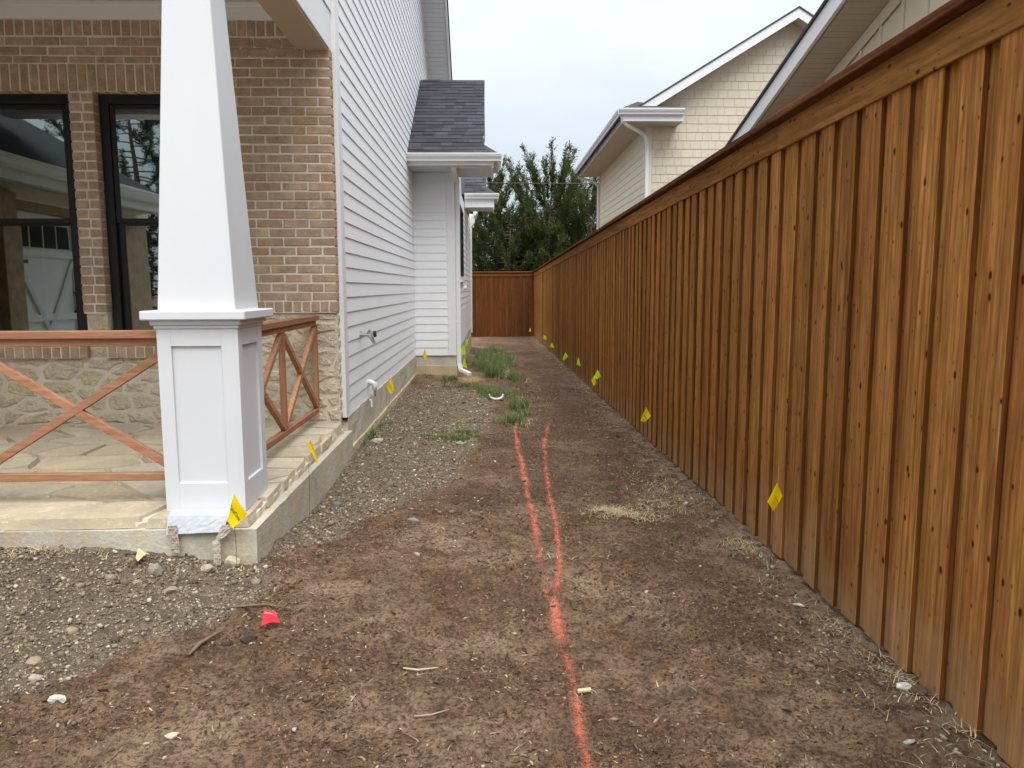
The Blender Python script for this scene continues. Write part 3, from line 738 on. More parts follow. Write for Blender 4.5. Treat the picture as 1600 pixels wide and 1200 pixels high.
# ---- bay (bump-out) with its own gable
XB = -.63; YF = 13.42
bay = MB().prism([(YF, .345), (23, .345), (23, 3.5), (YF, 3.5)], 'x', -1.6, XB).build('bay_wall', SIDE, house)
for k in range(23): lap_y(bay, -1.318, -.745, .345+k*E, YF, SIDE)
for k in range(22): lap_x(bay, YF+.09, 22.9, .345+k*E, XB, 1, SIDE)
box('corner_board', -.745, -.606, YF-.022, YF+.0, .343, 3.424, TRIMW, house)
box('corner_board', -.632, -.607, YF+.001, YF+.10, .343, 3.424, TRIMW, house)
box('frieze_board', -1.30, -.747, YF-.020, YF, 3.24, 3.424, TRIMW, house)
ZS = 3.425
eave_s = box('eave_soffit', -1.318, .02, 12.62, 13.82, ZS, ZS+.02, SOFFW, house)
box('fascia', -1.318, .055, 12.59, 12.62, ZS-.012, 3.52, TRIMW, house)
box('fascia', .02, .052, 12.625, 13.86, ZS-.05, 3.52, TRIMW, house)
box('fascia', -.60, .02, 13.825, 13.855, ZS-.02, 3.50, TRIMW, house)
def gutter(a0, a1, front, z, axis_='x', name='gutter', par=None, d=.115, hgt=.12, sgn=-1):
    """K-style profile: sgn -1 faces -y (axis x) or +1 faces +x (axis y)"""
    prof = [(0, 0), (d*.62, 0), (d*.68, hgt*.25), (d*.98, hgt*.62), (d*.98, hgt*.78), (d*1.06, hgt*.80), (d*1.06, hgt), (d*.94, hgt), (d*.90, hgt*.66), (d*.60, hgt*.27), (d*.56, .01), (0.01, .01), (.01, hgt), (0, hgt)]
    pts = [(front+sgn*p[0], z+p[1]) for p in prof]
    n = len(pts)
    if axis_ == 'x': vs = [(a0, p[0], p[1]) for p in pts]+[(a1, p[0], p[1]) for p in pts]
    else: vs = [(p[0], a0, p[1]) for p in pts]+[(p[0], a1, p[1]) for p in pts]
    fs = [(i, i+n, (i+1) % n+n, (i+1) % n) for i in range(n)]
    m = MB().add(vs, fs)
    for o in (0, n):    # end plates
        m.f.append(tuple(o+i for i in (0, 1, 2, 3, 4, 5, 6))); m.f.append((o+0, o+6, o+7, o+13))
    return m.build(name, TRIMW, par or house)
gut = gutter(-1.316, .17, 12.588, 3.470)
gutter(12.60, 13.86, .056, 3.470, 'y', sgn=1)
# bay roof: shingles in courses
EY, EZ, RY, RZ_ = 12.60, 3.60, 15.31, 5.40
sl = math.atan2(RZ_-EZ, RY-EY); SLn = math.hypot(RZ_-EZ, RY-EY)
deck = MB().prism([(EY, EZ-.05), (RY, RZ_-.05), (RY+1.1, RZ_-.79), (RY+1.1, RZ_-.76), (RY, RZ_-.02), (EY, EZ-.02)], 'x', -1.33, -.115).build('bay_roof', SHING, house)
def shingles(parent, x0, x1, ey, ez, slope, length, ex=.143, wmin=.14, wmax=.34, rdm=random.Random(3), trim=None):
    n = int(length/ex+.5); c, s = math.cos(slope), math.sin(slope)
    for i in range(n+1):
        d = i*ex; x = x0+rdm.uniform(-.15, 0)
        while x < x1:
            w = rdm.uniform(wmin, wmax); a, b = max(x0, x), min(x1, x+w)
            if trim: b = min(b, trim(d))
            if b-a > .03:
                L = min(ex+.035, length-d+.02)
                if L > .03:
                    W_ = round((b-a)*50)/50; t = .008+.008*(rdm.random() > .5)
                    def mk(): return chamfer_box(.5, .5, .5, .0001)
                    o = piece('shingle', ('sh',), lambda: plain_box(.5, .5, .5), SHING, parent, ((a+b)/2, ey+c*(d+L/2)-s*.006, ez+s*(d+L/2)+c*.006), (slope-.055, 0, rdm.uniform(-.004, .004)), (b-a-.003, L, t))
            x += w
shingles(deck, -1.318, -.095, EY-.02, EZ-.02, sl, SLn)
box('rake_board', -.115, -.095, EY+.02, EY+.06, EZ-.16, EZ-.05, TRIMW, house)
for y0, y1, z0, z1 in ((EY+.05, RY, EZ, RZ_), (RY+1.1, RY, RZ_-.74, RZ_)):
    MB().prism([(y0, z0-.20), (y1, z1-.20), (y1, z1-.045), (y0, z0-.045)], 'x', -.14, -.105).build('rake_board', TRIMW, house)
    MB().prism([(y0, z0-.21), (y1, z1-.21), (y1, z1-.19), (y0, z0-.19)], 'x', XB, -.14).build('rake_soffit', SOFFW, house)
MB().prism([(YF, 3.5), (2*RY-YF, 3.5), (RY, 4.9)], 'x', -1.4, XB+.003).build('bay_gable', SIDE, house)
# little hipped skirt over the return
sk = MB(); P0 = (-.12, EY-.02, EZ-.02); P1 = (.165, EY-.02, EZ-.02); P2 = (.165, 13.58, EZ-.02); P3 = (-.12, EY+.30, EZ+.20); P4 = (-.12, 13.58, EZ+.20)
sk.add([P0, P1, P2, P3, P4], [(0, 1, 3), (1, 2, 4, 3), (2, 4, 3, 0), (0, 1, 2)]); sk.build('return_roof', SHING, house)
# downspout at the bay corner
dsx, dsy = -.565, 13.475
ds = MB(); ds.box(dsx-.04, dsx+.038, dsy-.03, dsy+.03, .17, 3.30, .008)
ds = ds.build('downspout', TRIMW, house)
MB().bar((dsx-.02, 12.70, 3.475), (dsx-.02, 12.70, 3.40), .075, .06, upv=(0, 1, 0), bev=.008).build('outlet', TRIMW, ds)
MB().bar((dsx-.02, 12.69, 3.40), (dsx, dsy+.0, 3.28), .078, .06, bev=.008).build('elbow', TRIMW, ds)
MB().bar((dsx, dsy, .20), (dsx+.035, dsy-.03, .07), .078, .06, upv=(0, 1, 0), bev=.008).build('elbow', TRIMW, ds)
MB().bar((dsx+.03, dsy-.02, .085), (dsx+.19, dsy-.16, .025), .082, .06, bev=.008).build('elbow', TRIMW, ds)
for z in (.9, 2.3): box('strap', dsx-.044, dsx+.042, dsy-.033, dsy+.034, z, z+.025, TRIMW, ds, .002)
# second eave farther back and a gutter end beyond
e2 = box('eave_soffit', -.62, .05, 18.95, 20.0, 3.41, 3.43, SOFFW, house)
box('fascia', -.62, .085, 18.92, 18.949, 3.40, 3.60, TRIMW, house); box('fascia', .05, .085, 18.952, 20.0, 3.36, 3.60, TRIMW, house)
gutter(-.618, .19, 18.918, 3.60, par=house); gutter(18.93, 20.0, .086, 3.60, 'y', sgn=1)
d2 = MB().prism([(18.93, 3.71), (20.6, 4.85), (22.2, 3.71)], 'x', -.9, -.115).build('rear_roof', SHING, house)
shingles(d2, -.618, -.10, 18.92, 3.71, math.atan2(1.14, 1.67), 2.0, rdm=random.Random(9))
sk = MB(); sk.add([(-.12, 18.9, 3.71), (.17, 18.9, 3.71), (.17, 20, 3.71), (-.12, 19.2, 3.92), (-.12, 20, 3.92)], [(0, 1, 3), (1, 2, 4, 3), (2, 4, 3, 0), (0, 1, 2)]); sk.build('return_roof', SHING, house)
MB().prism([(18.95, 3.55), (20.6, 4.7), (20.6, 4.85), (18.93, 3.70)], 'x', -.13, -.10).build('rake_board', TRIMW, house)
box('fascia', -.62, -.50, 22.98, 23.3, 3.25, 3.62, TRIMW, house); gutter(22.7, 23.6, -.498, 3.56, 'y', sgn=1)
MB().tube([(-.47, 22.8, 3.56), (-.50, 22.8, 3.35), (-.58, 22.85, 3.22), (-.59, 22.85, .2)], .035, 8).build('downspout', TRIMW, house)
# bay window on the side wall
w = MB(); wy0, wy1, wz0, wz1 = 15.35, 16.95, 1.74, 3.10
for (a, b, c_, d) in ((wy0, wy0+.06, wz0, wz1), (wy1-.06, wy1, wz0, wz1), (wy0+.06, wy1-.06, wz0, wz0+.06), (wy0+.06, wy1-.06, wz1-.06, wz1), (wy0+.06, wy1-.06, (wz0+wz1)/2-.02, (wz0+wz1)/2+.02)): w.box(XB+.005, XB+.045, a, b, c_, d, .003)
w = w.build('window', BLACKF, house); MB().box(XB+.016, XB+.020, wy0+.05, wy1-.05, wz0+.05, wz1-.05).build('pane', GLASS, w)
for (a, b, c_, d) in ((wy0-.1, wy0, wz0-.1, wz1+.1), (wy1, wy1+.1, wz0-.1, wz1+.1), (wy0, wy1, wz0-.1, wz0), (wy0, wy1, wz1, wz1+.1)): box('window_trim', XB+.003, XB+.035, a, b, c_, d, TRIMW, w, .003)
box('window_trim', XB+.003, XB+.07, wy0-.12, wy1+.12, wz0-.13, wz0-.1, TRIMW, w, .003)
MB().tube([(XB+.01, 18.0, 1.5), (XB+.07, 18.0, 1.5)], .05, 10).build('wall_vent', PVC, house)

# ---- garage wing (seen in the window glass)
gx = -5.3
gw = MB(); gw.box(-9, gx, 5.02, 7.1, .0, 2.6); gw.box(-9, gx, 1.6, 2.3, .0, 2.6); gw.box(-9, gx, 2.3, 5.02, 2.40, 2.6)
gwall = gw.build('garage_wall', BRICK, house)
for y in (5.20, 6.2): box('garage_pier', gx, gx+.10, y-.16, y+.16, .0, 2.55, BRICK, gwall)
box('garage_frieze', gx, gx+.04, 1.6, 7.0, 2.50, 2.62, BEIGE, gwall)
gd = MB().box(gx-.15, gx-.08, 2.3, 5.02, .02, 2.40).build('garage_door', WHITE, house)
for y in (2.30, 3.62, 4.92): box('door_stile', gx-.08, gx-.055, y, y+.09, .03, 2.39, WHITE, gd)
for z in (.03, 1.12, 1.88, 2.30): box('door_rail', gx-.08, gx-.056, 2.39, 4.92, z, z+.085, WHITE, gd)
for y0, y1 in ((2.40, 3.61), (3.72, 4.91)):
    for a_, b_ in ((.13, 1.85), (1.85, .13)): MB().bar((gx-.066+.001*(a_ > 1), y0, a_), (gx-.066+.001*(a_ > 1), y1, b_), .024, .07, upv=(0, 0, 1)).build('door_brace', SOFFW, gd)
    for t in range(4):
        a = y0+.04+(y1-y0-.04)*t/4; box('door_light', gx-.079, gx-.070, a, a+(y1-y0)/4-.05, 1.99, 2.27, DARK, gd, .002)
for y in (3.59, 3.75): MB().tube([(gx-.055, y, 1.2), (gx-.02, y, 1.25), (gx-.02, y, 1.42), (gx-.055, y, 1.47)], .012, 6).build('door_handle', BLACKP, gd)
for y in (2.36, 4.7): box('hinge_strap', gx-.055, gx-.048, y, y+.28, 1.80, 1.84, BLACKP, gd, .002)
gr_ = MB(); ex_, yc = -4.88, 1.95
gr_.add([(ex_, yc, 2.86), (ex_, 7.0, 2.86), (-8.2, 7.0, 5.15), (-8.2, yc+3.3, 5.15), (-11.5, yc, 2.86), (-11.5, 7.0, 2.86)], [(0, 1, 2, 3), (0, 3, 4), (3, 2, 5, 4), (0, 4, 5, 1)])
gr_.build('garage_roof', SHING, house); gutter(yc, 6.7, ex_-.06, 2.74, 'y', sgn=1)
box('garage_soffit', gx, ex_-.06, yc, 6.75, 2.60, 2.63, SOFFB, house); box('garage_fascia', ex_-.10, ex_-.062, yc, 6.75, 2.60, 2.85, TRIMW, house)

# ================================================================== FENCES
def zf(y): return -.013*y-.005
fence = empty('cedar_fence', (1.67, 12, zf(12)), 'long brown stained cedar board fence with cap along the right side', 'fence')
def picket_mesh(var):
    vs, fs = chamfer_box(.0115, .068, 1.175, .0025); r_ = random.Random(var)
    bend = r_.uniform(-.002, .002)
    return [(v[0]+bend*(v[2]/1.2)**2, v[1], v[2]) for v in vs], fs
rp = random.Random(33); y = -.9; i = 0; SP = .2265
while y < 29.95:
    for back in (0, 1):
        yy = y+(SP/2 if back else 0)+rp.uniform(-.006, .006)
        v_ = rp.randrange(5)
        xx = 1.651+(.0245 if back else 0)+rp.uniform(-.0025, .0025)
        piece('picket', ('picket', v_), lambda: picket_mesh(v_), FENCE, fence, (xx, yy, zf(yy)+.022+1.175+rp.uniform(-.008, .006)), (rp.uniform(-.0035, .0035), rp.uniform(-.002, .002), rp.uniform(-.02, .02)), (1, rp.uniform(.96, 1.02), 1), FEDGE_SHADE)
    y += SP
y = -1.0
while y < 29.95:
    L = min(2.44 if rp.random() < .5 else 3.05, 29.98-y); a, b = y+.0015, y+L-.0015
    MB().bar((1.634, a, zf(a)+2.397), (1.634, b, zf(b)+2.397), .018, .142, bev=.003).build('trim_board', FTRIM, fence)
    y += L
y = -1.0
while y < 29.95:
    L = min(3.66 if rp.random() < .5 else 2.44, 29.98-y); a, b = y+.001, y+L-.001
    t = rp.uniform(-.003, .003)
    MB().bar((1.640, a, zf(a)+2.490+t), (1.640, b, zf(b)+2.490+t), .142, .038, bev=.004).build('cap_board', FCAP, fence)
    y += L
for y in np.arange(-1, 30, 2.44): box('fence_post', 1.72, 1.81, y, y+.09, zf(y)-.3, zf(y)+2.46, FENCED, fence)
for zz in (.3, 1.2, 2.1): MB().bar((1.70, -1, zf(-1)+zz), (1.70, 29.9, zf(29.9)+zz), .038, .089).build('fence_rail', FENCED, fence)
rear = empty('cedar_fence', (.3, 30, zf(30)), 'short cedar fence closing off the far end of the yard', 'fence')
x = 1.60; ZR = zf(30)
while x > -6.0:
    for back in (0, 1):
        xx = x-(SP/2 if back else 0)+rp.uniform(-.006, .006); v_ = rp.randrange(5)
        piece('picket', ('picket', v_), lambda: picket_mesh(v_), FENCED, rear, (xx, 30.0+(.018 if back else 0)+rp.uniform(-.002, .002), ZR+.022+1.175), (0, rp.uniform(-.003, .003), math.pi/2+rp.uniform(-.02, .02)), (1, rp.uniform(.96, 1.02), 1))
    x -= SP
for a, b in ((1.60, -.9), (-.903, -3.4), (-3.403, -6)):
    MB().bar((a, 29.982, ZR+2.397), (b, 29.982, ZR+2.397), .018, .142, bev=.003).build('trim_board', FTRIMX, rear)
    MB().bar((a, 29.99, ZR+2.490), (b, 29.99, ZR+2.490), .142, .038, bev=.004).build('cap_board', FTRIMX, rear)

# ================================================================== NEIGHBOUR HOUSES
hB = empty('neighbour_house', (6.5, 21, 0), 'two-storey beige house with shake-shingled gable beyond the fence', 'house', 'beige houses beyond the fence')
XS, YG = 3.5, 17.7; AX, AZ = 6.60, 7.20; SB = .605; ZE = 5.04
bwall = MB().prism([(XS, 0), (2*AX-XS, 0), (2*AX-XS, AZ+.06-SB*(AX-XS)), (AX, AZ+.06), (XS, AZ+.06-SB*(AX-XS))], 'y', YG, 25.3).build('gable_wall', BEIGE, hB)
rs = random.Random(4); z = 2.55; row = 0; EXP = .1815
while z < AZ-.16:
    x = XS+.09-(.0 if row % 2 else .09); lim = min(AX+(AZ-z-.1)/SB, 5.95+(z-4.7)*.75+.35)
    while x < lim:
        w_ = rs.uniform(.15, .27); a, b = max(x, XS+.085), x+w_
        # clip to the left rake
        zl = AZ+.02-SB*(AX-a)
        if z < zl-.02 and b-a > .04:
            piece('shake', ('shake',), lambda: ([(-.5, -.014, -.5), (.5, -.014, -.5), (.5, -.004, .5), (-.5, -.004, .5), (-.5, .0, -.5), (.5, .0, -.5), (.5, 0, .5), (-.5, 0, .5)], [(0, 1, 2, 3), (0, 4, 5, 1), (0, 3, 7, 4), (1, 5, 6, 2), (3, 2, 6, 7)]), BEIGEP, bwall, ((a+b)/2, YG-.0005, z+(EXP+.01)/2), (0, 0, 0), (b-a-.009, 1, EXP+.01))
        x += w_
    z += EXP; row += 1
swall = MB().box(XS-.001, XS+.05, YG+.1, 25.3, 0, ZE).build('side_wall', BEIGE, hB)
for k in range(18): lap_x(swall, YG+.09, 25.3, 2.10+k*.17, XS-.002, -1, BEIGE, .17)
box('corner_board', XS-.028, XS+.085, YG-.026, YG-.002, 0, ZE, BEIGE, hB); box('corner_board', XS-.028, XS-.003, YG-.0015, YG+.09, 0, ZE, BEIGE, hB)
box('corner_board', XS-.028, XS-.003, 25.2, 25.32, 0, ZE, BEIGE, hB)
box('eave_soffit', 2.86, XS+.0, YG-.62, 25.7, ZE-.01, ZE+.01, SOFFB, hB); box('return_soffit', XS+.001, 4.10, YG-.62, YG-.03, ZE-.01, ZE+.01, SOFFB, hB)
box('fascia', 2.83, 2.859, YG-.62, 25.7, ZE-.03, ZE+.16, TRIMW, hB); box('fascia', 2.83, 4.12, YG-.655, YG-.621, ZE-.03, ZE+.16, TRIMW, hB)
box('fascia', 4.101, 4.13, YG-.62, YG-.03, ZE-.03, ZE+.16, TRIMW, hB)
gutter(YG-.64, 25.75, 2.829, ZE+.10, 'y', par=hB, sgn=-1); gutter(2.72, 4.12, YG-.656, ZE+.10, par=hB)
dB = MB().tube([(2.82, YG-.60, ZE+.10), (2.84, YG-.58, ZE-.02), (2.95, YG-.54, ZE-.10), (3.33, YG-.10, ZE-.16), (3.45, YG-.055, ZE-.26), (3.475, YG-.05, ZE-.5), (3.475, YG-.05, .2)], .042, 8).build('downspout', TRIMW, hB)
MB().tube([(2.80, 25.5, ZE+.10), (2.84, 25.5, ZE-.05), (3.3, 25.4, ZE-.18), (3.44, 25.3, ZE-.35), (3.44, 25.3, .2)], .045, 8).build('downspout', TRIMW, hB)
sk = MB(); zt = ZE+.22; sk.add([(2.76, YG-.70, zt), (4.12, YG-.70, zt), (4.12, YG, zt), (3.85, YG, zt+.18), (3.25, YG, zt+.30), (2.76, YG, zt)], [(0, 1, 4), (1, 3, 4), (1, 2, 3), (0, 4, 5), (0, 5, 2, 1)]); sk.build('return_roof', SHING, hB)
def brk(x, dz=0.0): return AZ+.20-SB*abs(x-AX)+dz
for x0, x1 in ((2.72, AX), (2*AX-2.72, AX)):
    MB().prism([(x0, brk(x0)), (x1, brk(x1)), (x1, brk(x1, .035)), (x0, brk(x0, .035))], 'y', YG-.46, 26).build('roof_slope', SHING, hB)
    MB().prism([(x0+(.35 if x0 < AX else -.35), brk(x0+(.35 if x0 < AX else -.35), -.20)), (x1, brk(x1, -.20)), (x1, brk(x1, -.003)), (x0+(.35 if x0 < AX else -.35), brk(x0+(.35 if x0 < AX else -.35), -.003))], 'y', YG-.44, YG-.405).build('rake_board', TRIMW, hB)
    MB().prism([(x0+.3, brk(x0+.3, -.16)), (x1, brk(x1, -.16)), (x1, brk(x1, -.14)), (x0+.3, brk(x0+.3, -.14))], 'y', YG-.403, YG-.002).build('rake_soffit', SOFFB, hB)

hA = empty('neighbour_house', (7, 6, 0), 'near beige house with board-and-batten wall under a white-edged eave', 'house', 'beige houses beyond the fence')
XA, XF, SA = 3.8, 3.35, .262
zA = lambda y: 3.40+SA*(10.6-y)
awall = MB().prism([(-3, 0), (13.5, 0), (13.5, zA(13.5)), (3, zA(3)), (-3, zA(9))], 'x', XA, 4.4).build('batten_wall', BEIGE, hA)
y = 6.18-8*.405
while y < 13.3:
    box('batten', XA-.020, XA-.001, y-.02, y+.02, .5, zA(max(y, 3.0) if y >= 3 else 6-y)-.02, BEIGE, awall, .003); y += .405
asof = MB().prism([(13.9, zA(13.9)), (3, zA(3)), (3, zA(3)+.03), (13.9, zA(13.9)+.03)], 'x', XF+.002, 4.4).build('rake_soffit', SOFFB, hA)
yy = 13.6; st = .098/math.hypot(1, SA)
while yy > 4.4:
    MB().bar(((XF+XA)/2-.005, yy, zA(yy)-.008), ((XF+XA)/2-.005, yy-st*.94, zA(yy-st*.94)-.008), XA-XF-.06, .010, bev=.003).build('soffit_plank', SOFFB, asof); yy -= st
MB().prism([(13.9, zA(13.9)-.14), (3, zA(3)-.14), (3, zA(3)-.012), (13.9, zA(13.9)-.012)], 'x', XA-.030, XA-.0205).build('rake_trim', BEIGE, hA)
MB().prism([(13.9, zA(13.9)-.02), (3, zA(3)-.02), (3, zA(3)+.17), (13.9, zA(13.9)+.17)], 'x', XF-.035, XF).build('rake_board', TRIMW, hA)
MB().prism([(14, zA(14)+.172), (3, zA(3)+.172), (3, zA(3)+.205), (14, zA(14)+.205)], 'x', XF-.06, 12).build('roof_slope', SHING, hA)
MB().prism([(-8, zA(14)+.172), (3, zA(3)+.172), (3, zA(3)+.205), (-8, zA(14)+.205)], 'x', XF-.06, 12).build('roof_slope', SHING, hA)

# ================================================================== TREES
def m_leaf(name, col):
    m, n, l, p = nodes(name, .75, .15)
    a = n.new('ShaderNodeVertexColor'); a.layer_name = 'tint'
    c = mixc(n, l, 1.0, a.outputs['Color'], col, 'MULTIPLY'); l.new(c, p.inputs['Base Color'])
    t = n.new('ShaderNodeBsdfTranslucent'); l.new(c, t.inputs['Color']); ms = n.new('ShaderNodeMixShader'); ms.inputs[0].default_value = .25
    l.new(p.outputs[0], ms.inputs[1]); l.new(t.outputs[0], ms.inputs[2]); l.new(ms.outputs[0], n['Material Output'].inputs[0]); return m
LEAF = m_leaf('cedar_foliage', (.074, .100, .040)); BARK = m_piece('cedar_bark', [(.13, .10, .08), (.17, .13, .10)], sc=6, fine=40, bs=.6, bd=.02)
def cedar(x, y, z0, H, rad, seed, label, lean=(0, 0), base=.6, nb=70, plume=.9, dens=1.0, leafy=LEAF):
    r = np.random.default_rng(seed)
    root = empty('cedar_tree', (x, y, z0), label, 'tree', 'cedar trees beyond the rear fence')
    tp = [(x+lean[0]*t+.12*math.sin(3*t+seed), y+lean[1]*t, z0+H*.93*t) for t in np.linspace(0, 1, 9)]
    tr = MB().tube(tp, [.17*(1-.92*t)+.012 for t in np.linspace(0, 1, 9)], 8)
    P = []; D = []; SZ = []; SH = []
    for b in range(nb):
        t = base/H+(1-base/H)*(b+r.random())/nb*.97; hz = z0+H*t
        a = b*2.399+r.uniform(-.5, .5)
        env = rad*(np.interp(t, [0, .15, .35, .6, .82, 1], [.6, .9, 1.0, .92, .72, .30]))*r.uniform(.5, 1.3)
        ox, oy = x+lean[0]*t+.12*math.sin(3*t+seed), y+lean[1]*t
        rise = env*r.uniform(.25, .75)+plume*t*r.uniform(.2, 1.1)
        n = 12; s = np.linspace(0, 1, n)
        bx = ox+math.cos(a)*env*s**.9; by = oy+math.sin(a)*env*s**.9; bz = hz-.12*env*np.sin(s*3.1)+rise*s**1.6
        pts = np.stack([bx, by, bz], 1)
        tr.tube([tuple(p) for p in pts[::3]], [.035*(1-.8*u)*(1.3-t)+.004 for u in s[::3]], 4, False)
        # twigs with leaf sprays
        L = math.hypot(env, rise)
        nt = int(38*L*dens)+12
        for k in range(nt):
            u = r.uniform(.18, 1.0)**.8; i = min(n-2, int(u*(n-1))); f_ = u*(n-1)-i; p = pts[i]*(1-f_)+pts[i+1]*f_
            d = pts[i+1]-pts[i]; d = d/np.linalg.norm(d)
            d = d*1.0+r.normal(0, .5, 3); d[2] += .35; d /= np.linalg.norm(d)
            tl = r.uniform(.18, .50)*(1.1-.45*u); m_ = int(r.integers(6, 12))
            q = np.linspace(.05, 1, m_)[:, None]; pp = p+d*tl*q+r.normal(0, .018, (m_, 3))
            dd = d+r.normal(0, .32, (m_, 3)); dd /= np.linalg.norm(dd, axis=1)[:, None]
            P.append(pp); D.append(dd); SZ.append(r.uniform(.07, .15, m_)); SH.append(np.full(m_, r.uniform(.45, 1.25)*(1.15 if u > .75 else .85)))
    tr.build('trunk', BARK, root)
    P = np.concatenate(P); D = np.concatenate(D); SZ = np.concatenate(SZ); SH = np.concatenate(SH)
    up_ = r.normal(0, 1, P.shape); Sx = np.cross(D, up_); Sx /= np.linalg.norm(Sx, axis=1)[:, None]+1e-6
    w = SZ*.125
    V = np.stack([P, P+D*(SZ*.5)[:, None]+Sx*w[:, None], P+D*SZ[:, None], P+D*(SZ*.5)[:, None]-Sx*w[:, None]], 1).reshape(-1, 3)
    F = np.arange(len(V)).reshape(-1, 4)
    hue = r.uniform(0, 1, len(P)); col = np.stack([SH*(.85+.45*hue), SH, SH*(.95-.4*hue)], 1); col = np.repeat(col, 4, 0)
    link(bpy.data.objects.new('crown', np_mesh('crown', V, F, leafy, color=col)), root)
    return root
cedar(2.55, 36.0, -.5, 6.7, 3.0, 3, 'tall cedar with feathery plumes, right of centre behind the rear fence', (.25, 0), .9, 105, 1.5, 1.0)
cedar(-.55, 37.0, -.5, 6.5, 2.6, 8, 'dark cedar half hidden behind the eave of the white house', (.2, 0), .8, 90, 1.2, 1.05)
cedar(.95, 34.6, -.5, 4.9, 2.0, 15, 'low bushy cedar between the two taller ones, above the rear fence', (0, 0), .5, 70, .5, 1.3)
cedar(4.9, 38.5, -.5, 6.6, 2.6, 23, 'cedar at the right, against the far neighbour house', (-.2, 0), .7, 80, .9, 1.0)
cedar(4.35, 34.5, -.5, 5.4, 1.9, 63, 'bushy cedar right behind the fence corner, under the far neighbour eave', (0, 0), .5, 70, .8, 1.1)
cedar(-2.6, 39.5, -.5, 6.2, 2.2, 31, 'cedar farthest left, mostly behind the white house', (0, 0), .7, 54, .5, .8)
cedar(2.9, 42.0, -.5, 5.6, 2.6, 44, 'broad dark cedar farthest back behind the tall one', (0, 0), .4, 70, .5, 1.1)
cedar(-13.2, -16, .1, 9.5, 3.4, 51, 'dark tree across the street, seen only mirrored in the right porch window', (0, 0), .6, 80, .8, 1.0)
cedar(-10.6, -17, .1, 8.5, 3.0, 57, 'second tree across the street, right of the first in the window reflection', (0, 0), .6, 70, .8, 1.0)
pl = MB().tube([(-6 + i*1.1, 31.6, 5.60+.0013*(i*1.1-10)**2) for i in range(20)], .02, 5).build('power_line', BLACKP); tag(pl, 'thin black overhead cable crossing in front of the cedars', 'cable')

# ================================================================== GROUND LITTER
ico_v = None
def ico():
    t = (1+5**.5)/2
    v = np.array([(-1, t, 0), (1, t, 0), (-1, -t, 0), (1, -t, 0), (0, -1, t), (0, 1, t), (0, -1, -t), (0, 1, -t), (t, 0, -1), (t, 0, 1), (-t, 0, -1), (-t, 0, 1)])/math.sqrt(1+t*t)
    f = np.array([(0, 11, 5), (0, 5, 1), (0, 1, 7), (0, 7, 10), (0, 10, 11), (1, 5, 9), (5, 11, 4), (11, 10, 2), (10, 7, 6), (7, 1, 8), (3, 9, 4), (3, 4, 2), (3, 2, 6), (3, 6, 8), (3, 8, 9), (4, 9, 5), (2, 4, 11), (6, 2, 10), (8, 6, 7), (9, 8, 1)])
    return v, f
IV, IF = ico()
def rot_mats(n, r, flat=0.5):
    a = r.uniform(0, 2*np.pi, n); tx = r.normal(0, flat, n); ty = r.normal(0, flat, n)
    ca, sa = np.cos(a), np.sin(a); o = np.zeros(n); one = np.ones(n)
    Rz = np.stack([np.stack([ca, -sa, o], 1), np.stack([sa, ca, o], 1), np.stack([o, o, one], 1)], 1)
    cx_, sx_ = np.cos(tx), np.sin(tx); Rx = np.stack([np.stack([one, o, o], 1), np.stack([o, cx_, -sx_], 1), np.stack([o, sx_, cx_], 1)], 1)
    cy_, sy_ = np.cos(ty), np.sin(ty); Ry = np.stack([np.stack([cy_, o, sy_], 1), np.stack([o, one, o], 1), np.stack([-sy_, o, cy_], 1)], 1)
    return Rz@Rx@Ry
def pebbles(X, Y, size, r, asp=(1, .8, .6), jit=.22, flat=.4, sink=.25):
    n = len(X); base = IV[None]*(1+r.uniform(-jit, jit, (n, 12, 1)))
    sc = size[:, None]*np.array(asp)*r.uniform(.7, 1.3, (n, 3))
    v = base*sc[:, None, :]; v = np.einsum('nij,nkj->nki', rot_mats(n, r, flat), v)
    Z = G(X, Y)+size*asp[2]*(1-2*sink)
    v += np.stack([X, Y, Z], 1)[:, None, :]
    f = (IF[None]+(np.arange(n)*12)[:, None, None]).reshape(-1, 3)
    return v.reshape(-1, 3), f
PEB = m_tint('gravel_stone', .9, 70, .35, .5, .006)
r = np.random.default_rng(5)
def scatter(n, x0, x1, y0, y1, r, bias=1.0):
    X = r.uniform(x0, x1, n); u = r.random(n)
    Y = y0*(y1/y0)**(u**bias); return X, Y
def gravel(n1, n2):
    X1, Y1 = r.uniform(-4.2, -1.0, n1), r.uniform(2.2, 4.12, n1); X2, Y2 = scatter(n2, -1.32, .1, 4.1, 12.3, r)
    X = np.concatenate([X1, X2]); Y = np.concatenate([Y1, Y2])
    m = r.random(len(X)) < gravel_mask(X, Y)*1.0; m |= r.random(len(X)) < .012
    m &= ~((X < -1.25) & (Y > 4.03)) & ~((X < -.62) & (Y > 13.3))
    m &= ~(X < -.63*Y-.4)
    return X[m], Y[m]
X, Y = gravel(42000, 44000)
sz = np.clip(r.lognormal(math.log(.0032), .60, len(X)), .0016, .012)*(1+.045*Y)
v, f = pebbles(X, Y, sz, r, (1, .8, .6), .34)
pal = 1.12*np.array([(.215, .165, .112), (.31, .245, .17), (.41, .34, .245), (.13, .097, .068), (.25, .195, .135), (.55, .48, .37), (.17, .13, .09), (.37, .28, .18), (.27, .21, .145)])
col = pal[r.choice(len(pal), len(X), p=[.18, .16, .11, .15, .17, .06, .09, .03, .05])]*r.uniform(.8, 1.15, (len(X), 1))
o = link(bpy.data.objects.new('gravel', np_mesh('gravel', v, f, PEB, color=np.repeat(col, 12, 0)))); tag(o, 'loose grey gravel against the house foundation', 'gravel', kind='stuff')
